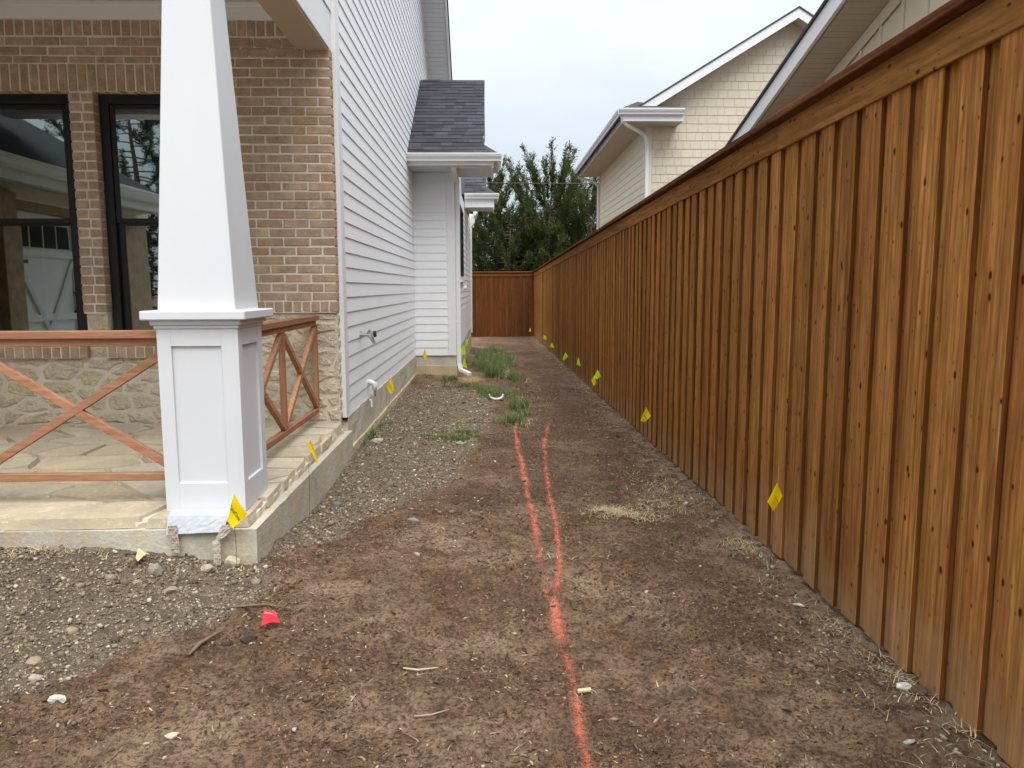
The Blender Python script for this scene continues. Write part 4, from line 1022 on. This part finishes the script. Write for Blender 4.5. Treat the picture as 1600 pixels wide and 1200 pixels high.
# larger clods in the gravel
X, Y = gravel(700, 520)
sz = np.clip(r.lognormal(math.log(.012), .42, len(X)), .007, .028); v, f = pebbles(X, Y, sz, r, (1, .85, .62), .3, .3, .35)
col = pal[r.choice(6, len(X), p=[.35, .15, .05, .25, .15, .05])]*r.uniform(.7, 1.1, (len(X), 1))
o = link(bpy.data.objects.new('earth_clods', np_mesh('earth_clods', v, f, PEB, color=np.repeat(col, 12, 0)))); tag(o, 'larger grey clods lying among the gravel', 'clods', kind='stuff')
# soil crumbs and mulch flakes over the bare soil
X, Y = scatter(100000, -2.6, 1.62, 1.9, 13, r, 1.1)
m = (r.random(len(X)) > gravel_mask(X, Y)*.85) & (X > -.63*Y-.4) & ~((X < -1.25) & (Y > 4.03)); pt = vnoise(X*2.6, Y*2.6, 12)*.6+vnoise(X*8, Y*8, 13)*.4; m &= r.random(len(X)) < smooth(.30, .62, pt)*.9+.12
X = X[m]; Y = Y[m]
sz = np.clip(r.lognormal(math.log(.0026), .5, len(X)), .0013, .008)*(1+.06*Y); v, f = pebbles(X, Y, sz, r, (1.9, .6, .45), .25, .35, .3)
pal2 = np.array([(.062, .038, .026), (.11, .068, .045), (.19, .12, .078), (.29, .195, .128), (.40, .29, .195), (.55, .45, .33)])
col = pal2[r.choice(6, len(X), p=[.20, .28, .27, .17, .065, .015])]*r.uniform(.8, 1.2, (len(X), 1))
CRUMB = m_tint('soil_crumb', .95, 60, .3, .4, .004)
o = link(bpy.data.objects.new('soil_crumbs', np_mesh('soil_crumbs', v, f, CRUMB, color=np.repeat(col, 12, 0)))); tag(o, 'dark crumbs and mulch flakes scattered on the bare soil', 'soil', kind='stuff')

# blades: grass and straw
def blades(X, Y, H, wid, r, lean=.5, seg=3, col=None, zoff=0.0, curl=.6):
    n = len(X); a = r.uniform(0, 2*np.pi, n); dx, dy = np.cos(a), np.sin(a); ln = H*np.abs(r.normal(lean, lean*.5, n))
    Z = G(X, Y)-.004+zoff; V = []
    for s in range(seg+1):
        t = s/seg; ox = dx*ln*t**1.6; oy = dy*ln*t**1.6; oz = H*(t-curl*.35*t*t*np.minimum(1.5, ln/H))
        w = wid*(1-t*.9)
        V.append(np.stack([X+ox-dy*w, Y+oy+dx*w, Z+oz], 1)); V.append(np.stack([X+ox+dy*w, Y+oy-dx*w, Z+oz], 1))
    V = np.stack(V, 1); k = 2*(seg+1); b = (np.arange(n)*k)[:, None]
    F = np.concatenate([np.stack([b[:, 0]+2*s, b[:, 0]+2*s+1, b[:, 0]+2*s+3, b[:, 0]+2*s+2], 1) for s in range(seg)])
    return V.reshape(-1, 3), F, (np.repeat(col, k, 0) if col is not None else None)
GRASSM = m_tint('grass_blade', .6, 20, .15, 0, 0, .3); STRAWM = m_tint('straw_blade', .75, 20, .15, 0, 0, .15)
gp = np.array([(.12, .185, .05), (.09, .14, .04), (.17, .24, .07), (.25, .29, .11), (.45, .39, .22)])
clumps = [  # x, y, rx, ry, count, height
    (-.43, 7.9, .21, .20, 700, .07), (-.33, 8.15, .14, .12, 260, .06), (-1.24, 7.75, .05, .28, 150, .12), (-1.20, 8.6, .05, .15, 60, .08),
    (.21, 9.1, .12, .30, 520, .13), (.30, 10.1, .13, .35, 600, .17), (.10, 11.3, .28, .35, 900, .12), (-.30, 11.9, .28, .22, 520, .11), (-.66, 12.6, .16, .3, 260, .14),
    (-.05, 15.2, .18, .9, 1500, .24), (.10, 14.2, .16, .5, 800, .26), (.42, 13.5, .14, .5, 600, .17), (-.10, 17.2, .28, 1.2, 1600, .22), (.25, 17.6, .25, 1.3, 900, .17), (-.02, 20.5, .35, 1.6, 900, .15), (-.25, 19.0, .14, 1.2, 700, .17),
    (.93, 6.0, .10, .10, 40, .05), (1.13, 4.62, .02, .05, 26, .07), (-.30, 3.35, .01, .03, 8, .07)]
Xs = []; Ys = []; Hs = []; Cs = []
for (x, y, rx, ry, c_, h_) in clumps:
    k = int(c_*1.4); q = r.normal(0, .5, (k, 2)); nt = max(2, k//45); tu = r.normal(0, .55, (nt, 2)); q = tu[r.integers(0, nt, k)]+q*.28
    Xs.append(x+q[:, 0]*rx); Ys.append(y+q[:, 1]*ry); Hs.append(h_*r.uniform(.45, 1.25, k)); Cs.append(gp[r.choice(5, k, p=[.28, .2, .25, .16, .11])]*r.uniform(.75, 1.2, (k, 1)))
X = np.concatenate(Xs); Y = np.concatenate(Ys); Hh = np.concatenate(Hs); cc = np.concatenate(Cs)
m = ~((X < -.58) & (Y > 13.3)) & (X > -1.27); X, Y, Hh, cc = X[m], Y[m], Hh[m], cc[m]
v, f, c_ = blades(X, Y, Hh, .0017*(1+.06*Y), r, .75, 3, cc)
o = link(bpy.data.objects.new('grass', np_mesh('grass', v, f, GRASSM, color=c_))); tag(o, 'green weedy grass tufts by the downspout and on the gravel', 'grass', kind='stuff')
# straw
Xs = []; Ys = []; Hs = []
def straw(x, y, rx, ry, k, h_):
    q = r.normal(0, .5, (k, 2)); Xs.append(x+q[:, 0]*rx); Ys.append(y+q[:, 1]*ry); Hs.append(h_*r.uniform(.4, 1.3, k))
straw(.93, 5.15, .24, .18, 480, .075); straw(.80, 5.25, .11, .14, 260, .10); straw(1.15, 5.35, .25, .25, 300, .06); straw(1.50, 4.45, .10, .14, 200, .09); straw(1.3, 5.9, .25, .6, 420, .07)
straw(1.57, 3.35, .05, .15, 60, .06); straw(1.58, 2.75, .04, .20, 80, .07); straw(1.56, 3.0, .05, .12, 40, .06); straw(1.60, 2.45, .03, .15, 30, .07)
straw(.34, 2.78, .05, .03, 14, .05); straw(.36, 4.2, .12, .06, 40, .06); straw(-1.05, 3.55, .15, .15, 26, .05); straw(-1.5, 3.95, .25, .10, 60, .06); straw(-2.35, 3.95, .3, .08, 160, .09); straw(-1.75, 3.7, .06, .06, 30, .07)
k = 900; Xs.append(r.uniform(1.32, 1.64, k)); Ys.append(1.9*(28/1.9)**r.random(k)); Hs.append(r.uniform(.02, .08, k))
k = 420; X_, Y_ = scatter(k, -1.2, 1.6, 2.0, 12, r); Xs.append(X_); Ys.append(Y_); Hs.append(r.uniform(.01, .05, k))
for (x, y, rx, ry, c_, h_) in clumps[4:16]: straw(x+.1, y-.1, rx*1.3, ry*1.2, int(c_*.3), h_*.7)
X = np.concatenate(Xs); Y = np.concatenate(Ys); Hh = np.concatenate(Hs); X = np.minimum(X, 1.64)
m = ~((X < -.58) & (Y > 13.3)) & ~((X < -1.27) & (Y > 4.03)); X, Y, Hh = X[m], Y[m], Hh[m]
sp_ = np.array([(.62, .50, .29), (.52, .40, .22), (.70, .60, .38), (.42, .31, .18)]); cc = sp_[r.integers(0, 4, len(X))]*r.uniform(.8, 1.15, (len(X), 1))
v, f, c_ = blades(X, Y, Hh*.42, .0014*(1+.08*Y), r, 2.3, 3, cc, .006, .9)
o = link(bpy.data.objects.new('dry_straw', np_mesh('dry_straw', v, f, STRAWM, color=c_))); tag(o, 'pale dry straw scattered along the fence foot and soil', 'straw', kind='stuff')
# small pale stones along the fence foot and soil
k = 330; X = np.where(r.random(k) < .7, 1.62-np.abs(r.normal(0, .13, k)), r.uniform(-1.0, 1.5, k)); Y = 2.0*(20/2.0)**r.random(k)
sz = np.clip(r.lognormal(math.log(.0075), .5, k), .004, .022); v, f = pebbles(X, Y, sz, r, (1.1, .8, .5)); col = np.array([(.55, .49, .40)])*r.uniform(.5, 1.15, (k, 1))
o = link(bpy.data.objects.new('pale_pebbles', np_mesh('pale_pebbles', v, f, PEB, color=np.repeat(col, 12, 0)))); tag(o, 'small pale pebbles strewn along the foot of the fence', 'pebbles', kind='stuff')

# ---- single stones, sticks and scraps
def rock(name, x, y, s, col, seed, label, cat='rock', asp=(1, .75, .55), rz=0.0, group=None, sub=2):
    bm = bmesh.new(); bmesh.ops.create_icosphere(bm, subdivisions=sub, radius=1); r_ = random.Random(seed)
    pl_ = [(Vector((r_.gauss(0, 1), r_.gauss(0, 1), r_.gauss(0, 1))).normalized(), r_.uniform(.55, .9)) for _ in range(8)]
    for v_ in bm.verts:
        for n_, d_ in pl_:
            e = v_.co.dot(n_)-d_
            if e > 0: v_.co -= n_*e*.85
        v_.co *= 1+r_.uniform(-.09, .09)
        v_.co = Vector((v_.co.x*asp[0]*s, v_.co.y*asp[1]*s, v_.co.z*asp[2]*s))*.85
    me = bpy.data.meshes.new(name); bm.to_mesh(me); bm.free(); me.materials.append(m_piece(name+'_surface', [col, tuple(c*1.1 for c in col)], sc=.5/s, fine=4/s, bs=.6, bd=.004))
    o = link(bpy.data.objects.new(name, me)); o.location = (x, y, gz(x, y)+s*asp[2]*.35); o.rotation_euler = (0, 0, rz)
    return tag(o, label, cat, group)
rock('rock', -1.565, 2.673, .040, (.62, .58, .50), 1, 'bright white pitted rock at the lower left edge of the gravel', asp=(1, .65, .6))
rock('rock', -1.075, 2.461, .030, (.55, .46, .34), 2, 'smooth oval tan stone lying alone on the soil, bottom left', asp=(1, .55, .45), rz=.3)
rock('rock', 1.555, 2.745, .036, (.70, .66, .58), 3, 'white stone at the fence foot, nearest the camera')
rock('rock', 1.59, 2.70, .045, (.13, .09, .07), 13, 'dark brown clod beside the white stone at the fence foot')
rock('rock', 1.488, 3.60, .026, (.60, .55, .47), 4, 'flat pale stone near the fence, below the near yellow flag', asp=(1.3, .6, .35), rz=-.6)
rock('rock', -1.70, 3.82, .055, (.30, .26, .21), 5, 'grey round clod beside the torn tan leaf in the gravel', asp=(1, .9, .8))
rock('rock', -1.56, 3.655, .050, (.34, .29, .22), 6, 'angular flat grey stone right of the torn leaf', asp=(1.1, .7, .6), rz=.4)
rock('rock', -1.47, 4.0-.10, .05, (.44, .38, .28), 7, 'tan lump of mortar on the gravel in front of the column')
rock('rock', -1.74, 2.845, .034, (.36, .31, .24), 8, 'pale rounded stone at the left edge of the gravel', asp=(1, .8, .65))
rock('rock', -1.83, 2.99, .038, (.33, .26, .18), 14, 'tan stone behind the pale one at the left edge', asp=(1, .8, .6))
rock('rock', -1.05, 3.20, .045, (.075, .055, .045), 9, 'dark clod of earth beside the brown stick')
rock('rock', -1.13, 3.17, .030, (.06, .045, .038), 10, 'small dark clod touching the brown stick')
rock('rock', -1.13, 7.55, .095, (.52, .47, .38), 11, 'broad pale rock near the foundation, left of the green patch', asp=(1, .7, .45))
rock('rock', -.32, 7.62, .060, (.30, .26, .21), 12, 'brown stone at the lower right of the green grass patch', asp=(1.1, .7, .5))
rock('rock', -.52, 4.95, .042, (.30, .27, .24), 15, 'smooth grey stone at the lower edge of the side gravel', asp=(1.2, .8, .6))
rock('rock', -1.10, 5.35, .050, (.19, .165, .145), 16, 'dark rounded clod beside the foundation, near the second flag', asp=(1, .85, .7))
rock('rock', -.80, 5.95, .045, (.20, .17, .145), 17, 'dark clod in the middle of the side gravel', asp=(1, .85, .7))
def stick(pts, rad, mat, label, cat='stick'):
    P = [(x, y, gz(x, y)+dz) for x, y, dz in pts]
    return tag(MB().tube(P, rad, 7).build('stick', mat, None, True), label, cat)
STK = m_wood('weathered_stick', ((.13, .08, .055), (.22, .145, .10), (.28, .19, .14)), knots=False, axis='y'); STKP = m_wood('pale_stick', ((.40, .32, .2), (.5, .41, .28), (.58, .5, .36)), knots=False, axis='x')
stick([(-1.24, 3.04, .012), (-1.225, 3.12, .020), (-1.19, 3.20, .026), (-1.17, 3.24, .022)], [.006, .009, .008, .004], STK, 'thick brown stick half buried where gravel meets soil')
stick([(-1.22, 3.45, .02), (-1.05, 3.46, .016), (-.93, 3.47, .012)], [.006, .005, .003], STK, 'thin dark twig lying above the red flag')
stick([(-.36, 2.95, .010), (-.30, 2.935, .013), (-.22, 2.925, .012)], [.004, .004, .002], STKP, 'thin pale forked twig left of the orange paint line')
stick([(-.28, 2.58, .010), (-.22, 2.57, .014), (-.16, 2.60, .012)], [.0035, .003, .002], STKP, 'short pale twig below the forked one')
chip = MB().bar((.318, 2.775, gz(.318, 2.775)+.014), (.368, 2.770, gz(.368, 2.77)+.016), .018, .010, bev=.002).build('wood_chip', m_wood('fresh_wood', ((.5, .38, .2), (.62, .5, .3), (.70, .6, .4)), knots=False, axis='x')); tag(chip, 'pale rectangular wood chip lying on the orange line', 'wood chip')
lf = MB(); lx, ly = -1.80, 3.87; lz = gz(lx, ly)+.03
lf.add([(lx-.03, ly+.06, lz+.035), (lx+.0, ly+.045, lz+.025), (lx+.028, ly+.01, lz+.02), (lx+.012, ly-.045, lz), (lx-.012, ly-.015, lz+.01), (lx+.045, ly+.02, lz+.012)], [(0, 1, 4), (1, 2, 4), (2, 3, 4), (1, 5, 2)])
lf = lf.build('dead_leaf', m_plain('dead_leaf_surface', (.60, .48, .28), .7, .2)); sm = lf.modifiers.new('thick', 'SOLIDIFY'); sm.thickness = .0015; tag(lf, 'torn curled tan leaf on the gravel below the porch', 'leaf')
# broken white gutter piece in the grass
gp_ = MB(); n = 9; px_, py_ = .06, 10.75; zb = gz(px_, py_)
for i in range(n):
    t = math.pi*(1+i/(n-1)); 
vs = []
for j, yo in enumerate((-.045, .045)):
    for rr in (.042, .034):
        for i in range(n):
            t = math.pi*(1+i/(n-1)); vs.append((px_+.105*math.cos(t)*(rr/.042), py_+yo+.015*math.sin(i), zb+.075+rr*1.55*math.sin(t)))
fs = []
for i in range(n-1):
    fs += [(i, i+1, n+i+1, n+i), (2*n+i, 2*n+i+1, 3*n+i+1, 3*n+i), (i, i+1, 2*n+i+1, 2*n+i), (n+i, n+i+1, 3*n+i+1, 3*n+i)]
for i in (0, n-1): fs.append((i, n+i, 3*n+i, 2*n+i))
wp = MB().add(vs, fs).build('pipe_scrap', PVC); tag(wp, 'broken white plastic trough lying in the grass by the downspout', 'plastic scrap')

# ---- protective paper at the column foot
PAPW = m_paint('white_wrap_film', (.58, .61, .64), .35, .35, 30)
def m_tape():
    m, n, l, p = nodes('printed_tape', .6, .3); g = n.new('ShaderNodeNewGeometry').outputs['Position']
    b = n.new('ShaderNodeTexBrick'); b.inputs['Scale'].default_value = 26; b.inputs['Color1'].default_value = (.16, .13, .10, 1); b.inputs['Color2'].default_value = (.24, .20, .16, 1); b.inputs['Mortar'].default_value = (.50, .43, .34, 1)
    b.inputs['Mortar Size'].default_value = .045; b.inputs['Brick Width'].default_value = .5; b.inputs['Row Height'].default_value = .4
    mp_ = mapping(n, l, g, (1, 1, 1), (math.pi/2, .25, 0)); l.new(mp_, b.inputs['Vector'])
    c = mixc(n, l, ramp(n, l, noise(n, l, g, 38, 4), [(.38, .9), (.60, .15)]), b.outputs['Color'], (.46, .39, .31)); l.new(c, p.inputs['Base Color']); return m
TAPE = m_tape()
def sheet(name, corners, nu, nv, mat, parent, amp, seed, label=None, cat=None):
    """crumpled sheet through 4 corners (bl, br, tr, tl), pushed towards -y"""
    r_ = random.Random(seed); vs = []; cs = [Vector(c) for c in corners]
    for j in range(nv+1):
        for i in range(nu+1):
            u, v = i/nu, j/nv; p = (cs[0]*(1-u)+cs[1]*u)*(1-v)+(cs[3]*(1-u)+cs[2]*u)*v
            e = 0 if v == 1 else 1
            vs.append(p+Vector((r_.uniform(-1, 1)*amp*.5, -abs(r_.gauss(0, amp)), r_.uniform(-1, 1)*amp*.5))*e)
    fs = [(j*(nu+1)+i, j*(nu+1)+i+1, (j+1)*(nu+1)+i+1, (j+1)*(nu+1)+i) for j in range(nv) for i in range(nu)]
    o = link(bpy.data.objects.new(name, mesh_from(vs, fs, mat, name)), parent)
    s_ = o.modifiers.new('thick', 'SOLIDIFY'); s_.thickness = .0012
    return tag(o, label, cat) if label else o
yw = 4.045
wrap = empty('protective_wrap', (-1.55, yw, .26), 'crumpled white film and printed tape peeling from the column foot', 'wrapping')
sheet('film', [(-1.725, 4.028, .212), (-1.43, 4.028, .222), (-1.405, 4.06, .300), (-1.725, 4.06, .300)], 16, 6, PAPW, wrap, .0015, 3)
sheet('film', [(-1.725, 4.062, .3005), (-1.40, 4.062, .3005), (-1.38, 4.198, .302), (-1.76, 4.198, .302)], 10, 4, PAPW, wrap, .001, 4)
sheet('tape_strip', [(-1.700, yw-.022, .118), (-1.655, yw-.022, .110), (-1.665, yw-.02, .262), (-1.715, yw-.02, .258)], 4, 9, TAPE, wrap, .003, 5)
sheet('tape_strip', [(-1.475, yw-.03, .165), (-1.425, yw-.035, .190), (-1.345, yw-.03, .265), (-1.430, yw-.02, .262)], 6, 8, TAPE, wrap, .0035, 6)
sheet('tape_strip', [(-1.470, yw-.055, .060), (-1.430, yw-.055, .052), (-1.440, yw-.034, .185), (-1.480, yw-.034, .178)], 3, 7, TAPE, wrap, .003, 8)
rock('rock', -1.375, 4.00, .055, (.55, .47, .32), 19, 'broken tan corner of the porch slab at the foot of the first flag', asp=(1, .7, .9))

# ---- orange marking paint
ORG = bpy.data.materials.new('orange_marking_paint'); ORG.use_nodes = True
def m_orange():
    n = ORG.node_tree.nodes; l = ORG.node_tree.links; p = n['Principled BSDF']; p.inputs['Roughness'].default_value = .8
    g = n.new('ShaderNodeNewGeometry').outputs['Position']; at = n.new('ShaderNodeVertexColor'); at.layer_name = 'tint'; s_ = n.new('ShaderNodeSeparateColor'); l.new(at.outputs['Color'], s_.inputs[0])
    c = mixc(n, l, noise(n, l, g, 30, 5), (.62, .15, .080), (.76, .24, .14)); l.new(c, p.inputs['Base Color'])
    nn = noise(n, l, g, 150, 4, .75); n2 = noise(n, l, g, 22, 3); sc_ = n.new('ShaderNodeMath'); sc_.operation = 'MULTIPLY_ADD'; sc_.inputs[1].default_value = .55; l.new(n2, sc_.inputs[0]); l.new(nn, sc_.inputs[2]); nn = sc_.outputs[0]; mm = n.new('ShaderNodeMath'); mm.operation = 'ADD'; l.new(nn, mm.inputs[0]); l.new(s_.outputs[0], mm.inputs[1])
    a_ = n.new('ShaderNodeMapRange'); a_.inputs['From Min'].default_value = .92; a_.inputs['From Max'].default_value = 1.22; a_.inputs['To Max'].default_value = .80; l.new(mm.outputs[0], a_.inputs['Value']); al = a_.outputs[0]
    l.new(al, p.inputs['Alpha'])
    bump(n, l, p, noise(n, l, g, 90, 5, .7), .8, .015)
m_orange()
def paint(pts, label, seed):
    r_ = np.random.default_rng(seed); pts = np.array(pts, float); d = np.concatenate([[0], np.cumsum(np.hypot(*np.diff(pts[:, :2], axis=0).T))])
    s = np.arange(0, d[-1], .012); x = np.interp(s, d, pts[:, 0]); y = np.interp(s, d, pts[:, 1]); w = np.interp(s, d, pts[:, 2]); k = np.interp(s, d, pts[:, 3])
    x = x+.016*(vnoise(s*5, s*0, seed)-.5)
    tx, ty = np.gradient(x), np.gradient(y); L = np.hypot(tx, ty); nx_, ny_ = ty/L, -tx/L
    m = 13; us = np.linspace(-1, 1, m); w = w*2.2
    PX = x[:, None]+nx_[:, None]*us*w[:, None]; PY = y[:, None]+ny_[:, None]*us*w[:, None]
    Z = G(PX, PY)+.0045
    e = (1-np.abs(us)**1.1)[None]*.37*k[:, None]+.25*(vnoise(s*9, s*0, seed+3)-.5)[:, None]*(1-np.abs(us))[None]
    e[:, 0] = e[:, -1] = -1
    V = np.stack([PX.ravel(), PY.ravel(), Z.ravel()], 1); b = (np.arange(len(s)-1)[:, None]*m+np.arange(m-1)[None]).ravel()
    F = np.stack([b, b+1, b+m+1, b+m], 1)
    col = np.repeat(np.clip(e.ravel(), 0, 1)[:, None], 3, 1)
    o = link(bpy.data.objects.new('paint_line', np_mesh('paint_line', V, F, ORG, True, col)))
    return tag(o, label, 'paint line', 'orange utility marking lines')
paint([(.285, 1.7, .018, 1.0), (.299, 2.334, .020, 1.0), (.310, 2.66, .020, 1.05), (.306, 2.80, .017, .95), (.307, 2.95, .017, .9), (.300, 3.10, .026, .62), (.290, 3.22, .028, .75), (.289, 3.36, .030, 1.25), (.283, 3.50, .022, 1.2), (.300, 3.65, .020, .75), (.335, 3.82, .018, .85), (.368, 4.15, .019, .95), (.392, 4.51, .018, .85), (.425, 5.3, .018, .9), (.439, 5.876, .018, .85), (.470, 6.7, .018, .8), (.518, 7.64, .02, .85), (.62, 8.6, .022, .7), (.734, 9.44, .022, .5)],
      'orange spray line running from the foreground and curving right at its far end', 3)
paint([(.262, 3.60, .018, .55), (.272, 3.80, .020, .6), (.262, 4.1, .019, .75), (.268, 4.64, .020, .85), (.270, 5.3, .020, .95), (.268, 6.30, .022, .95), (.240, 7.4, .024, .95), (.255, 8.0, .024, .9), (.261, 8.68, .022, .9)],
      'orange spray line on the left, ending at the grass tuft', 9)

# ---- marker flags
def text_mesh(s):
    cu = bpy.data.curves.new('lettering', 'FONT'); cu.body = s; cu.size = 1.0; cu.align_x = 'CENTER'; cu.align_y = 'CENTER'; cu.resolution_u = 2
    o = bpy.data.objects.new('lettering_tmp', cu); C.objects.link(o); dg = bpy.context.evaluated_depsgraph_get()
    me = bpy.data.meshes.new_from_object(o.evaluated_get(dg)); bpy.data.objects.remove(o); bpy.data.curves.remove(cu)
    v = [tuple(q.co) for q in me.vertices]; f = [tuple(p.vertices) for p in me.polygons]; bpy.data.meshes.remove(me)
    xs = [q[0] for q in v]; ys_ = [q[1] for q in v]; w = max(xs)-min(xs); mx_ = (max(xs)+min(xs))/2; my = (max(ys_)+min(ys_))/2
    return [((q[0]-mx_)/w, (q[1]-my)/w) for q in v], f
TV, TF = text_mesh('SiteOne')
def flag(base, attach, quad, mat, label, text=None, grp=None, seed=0, plane=0.0, bulge=.010):
    """base: wire foot xyz; attach: wire top xyz; quad: 4 (dx,dz) corners bl,br,tr,tl relative to attach; plane: yaw of the sheet"""
    root = empty('marker_flag', base, label, 'flag', grp)
    b = Vector(base); a = Vector(attach)
    MB().tube([b+Vector((0, 0, -.03)), b*.5+a*.5+Vector((.004, .0, 0)), a], .0014, 5).build('wire', WIRE, root)
    r_ = random.Random(seed); ph = r_.uniform(0, 6); ca, sa = math.cos(plane), math.sin(plane)
    def mp_(u, v, off=0.0):
        p = [(quad[0][i]*(1-u)+quad[1][i]*u)*(1-v)+(quad[3][i]*(1-u)+quad[2][i]*u)*v for i in (0, 1)]
        d = bulge*math.sin(3.2*u+1.3*v+ph)+bulge*.5*math.sin(5*v-2*u+ph)+off
        return (a.x+p[0]*ca-d*sa, a.y+p[0]*sa+d*ca, a.z+p[1])
    nu = nv = 8; vs = [mp_(i/nu, j/nv) for j in range(nv+1) for i in range(nu+1)]
    fs = [(j*(nu+1)+i, j*(nu+1)+i+1, (j+1)*(nu+1)+i+1, (j+1)*(nu+1)+i) for j in range(nv) for i in range(nu)]
    sh = link(bpy.data.objects.new('flag_sheet', mesh_from(vs, fs, mat, 'flag_sheet', True)), root)
    if text:
        u0, v0, w, asp, ink = text
        vv = [mp_(u0+x*w, v0+y*w*asp, -.003) for x, y in TV]
        link(bpy.data.objects.new('lettering', mesh_from(vv, TF, ink, 'lettering')), sh)
    return root
def near_flag(px_quad, ctr, Y, base, att, mat, label, text, seed, grp, bulge=.008):
    s = Y/1215.0
    s *= 1.15; q = [((p[0]-att[0])*s, -(p[1]-att[1])*s) for p in px_quad]
    return flag(base, ctr, q, mat, label, text, grp, seed, 0.0, bulge)
YG_ = 'yellow marker flags'; LG_ = 'lime green marker flags'
def B3(x, y): return (x, y, gz(x, y))
near_flag([(355.5, 816), (364.5, 825), (386, 805), (367, 776)], (-1.345, 3.965, .270), 3.965, B3(-1.345, 3.965), (366, 823), YEL, 'yellow marker flag in front of the white column foot', (.46, .52, .92, .95, INK), 1, YG_)
near_flag([(479, 706), (492, 735), (493, 728), (484, 701)], (-1.245, 5.20, .325), 5.2, B3(-1.245, 5.17), (480, 733), YEL, 'yellow marker flag beside the porch side edge, second along the house', (.5, .5, .4, .8, INK), 2, YG_)
near_flag([(602, 612), (607, 620), (613, 616), (608, 598)], (-1.262, 9.50, .215), 9.5, B3(-1.262, 9.45), (605, 620), YEL, 'yellow marker flag against the foundation below the drain elbow', (.55, .5, .75, .8, INK), 3, YG_)
near_flag([(661, 556), (664, 562), (667, 558), (664, 546)], (-1.12, 13.06, .305), 13.06, B3(-1.12, 13.04), (664, 562), YEL, 'yellow marker flag before the bay foundation, in the inner corner', None, 4, YG_)
near_flag([(1198, 787), (1209, 803), (1221, 780), (1211, 760)], (1.45, 3.87, .355), 3.87, B3(1.45, 3.90), (1208, 800), YEL, 'largest right-hand yellow flag, against the near fence boards', (.70, .52, .55, .6, INK), 5, YG_)
near_flag([(999, 659), (1005, 662), (1014, 653), (1007, 640)], (1.45, 7.30, .215), 7.3, B3(1.45, 7.32), (1004, 662), YEL, 'second yellow flag along the fence from the camera', (.5, .47, .8, .8, INK), 6, YG_)
near_flag([(927, 594), (930, 602), (934.5, 598), (931, 587)], (1.45, 10.98, .10), 10.98, B3(1.45, 11.0), (930, 602), YEL, 'yellow flag directly below a lime flag at the fence', None, 7, YG_)
near_flag([(927, 586), (931, 590), (936, 586), (931.5, 577)], (1.44, 10.60, .235), 10.6, B3(1.44, 10.62), (930, 591), LIME, 'lime flag directly above a yellow flag at the fence', (.5, .5, .4, .6, INK), 8, LG_)
near_flag([(902.5, 570), (908, 573), (908, 571), (904.5, 560)], (1.45, 12.80, .20), 12.8, B3(1.45, 12.82), (906, 573), LIME, 'lime flag at the fence, just behind the lime and yellow pair', None, 9, LG_)
near_flag([(879, 562), (881, 564), (887, 558), (883, 552)], (1.42, 15.2, .07), 15.2, B3(1.42, 15.22), (881, 564), LIME, 'lime flag second behind the lime and yellow pair', None, 10, LG_)
near_flag([(860, 542), (866.5, 544), (866.5, 543), (863.5, 536)], (1.40, 17.87, .11), 17.87, B3(1.40, 17.9), (864, 544), LIME, 'farthest lime flag along the fence', None, 11, LG_)
near_flag([(848, 530), (853, 532), (854, 528), (850, 525)], (1.40, 20.46, .13), 20.46, B3(1.40, 20.5), (851, 532), YEL, 'yellow flag behind the farthest lime flag at the fence', None, 12, YG_)
near_flag([(827.5, 518), (830.5, 518), (830.5, 516), (829, 513)], (1.33, 26.86, .0), 26.86, B3(1.33, 26.9), (829, 518), YEL, 'tiny yellow flag at the far fence corner', None, 13, YG_)
near_flag([(723, 574), (729.5, 576), (730, 574), (726, 562)], (-.47, 13.63, .10), 13.63, B3(-.47, 13.65), (727, 576), LIME, 'nearest lime flag beside the downspout', None, 14, LG_)
near_flag([(719.5, 550), (724, 555), (727.5, 552), (723.5, 541)], (-.555, 15.06, .205), 15.06, B3(-.555, 15.1), (723, 555), LIME, 'middle lime flag behind the downspout', None, 15, LG_)
near_flag([(726, 538), (729, 540), (731, 537), (729, 530)], (-.54, 16.9, .245), 16.9, B3(-.54, 16.95), (729, 540), LIME, 'farthest lime flag along the bay wall', None, 16, LG_)
# red flag lying on the soil
rx_, ry_ = -.985, 3.30; rz_ = gz(rx_, ry_)+.03
root = empty('marker_flag', (rx_, ry_, rz_-.03), 'red marker flag with white lettering lying on the soil', 'flag')
def red_map(u, v, off=0.0):
    q = ((-.024, -.040), (.044, .004), (.010, .044), (-.034, .036)); p = [(q[0][i]*(1-u)+q[1][i]*u)*(1-v)+(q[3][i]*(1-u)+q[2][i]*u)*v for i in (0, 1)]
    return (rx_+p[0], ry_+p[1], rz_+.006*math.sin(4*u+2*v)+.040*v+off)
nu = 8; vs = [red_map(i/nu, j/nu) for j in range(nu+1) for i in range(nu+1)]; fs = [(j*(nu+1)+i, j*(nu+1)+i+1, (j+1)*(nu+1)+i+1, (j+1)*(nu+1)+i) for j in range(nu) for i in range(nu)]
sh = link(bpy.data.objects.new('flag_sheet', mesh_from(vs, fs, RED, 'flag_sheet', True)), root)
link(bpy.data.objects.new('lettering', mesh_from([red_map(.42+x*.62, .70+y*.62*.9, .004) for x, y in TV], TF, INKW, 'lettering')), sh)
wpts = [(-1.0, 3.28), (-.985, 3.1), (-.97, 2.9), (-.972, 2.72)]
MB().tube([(x, y, gz(x, y)+.014) for x, y in wpts], .0014, 5).build('wire', WIRE, root)
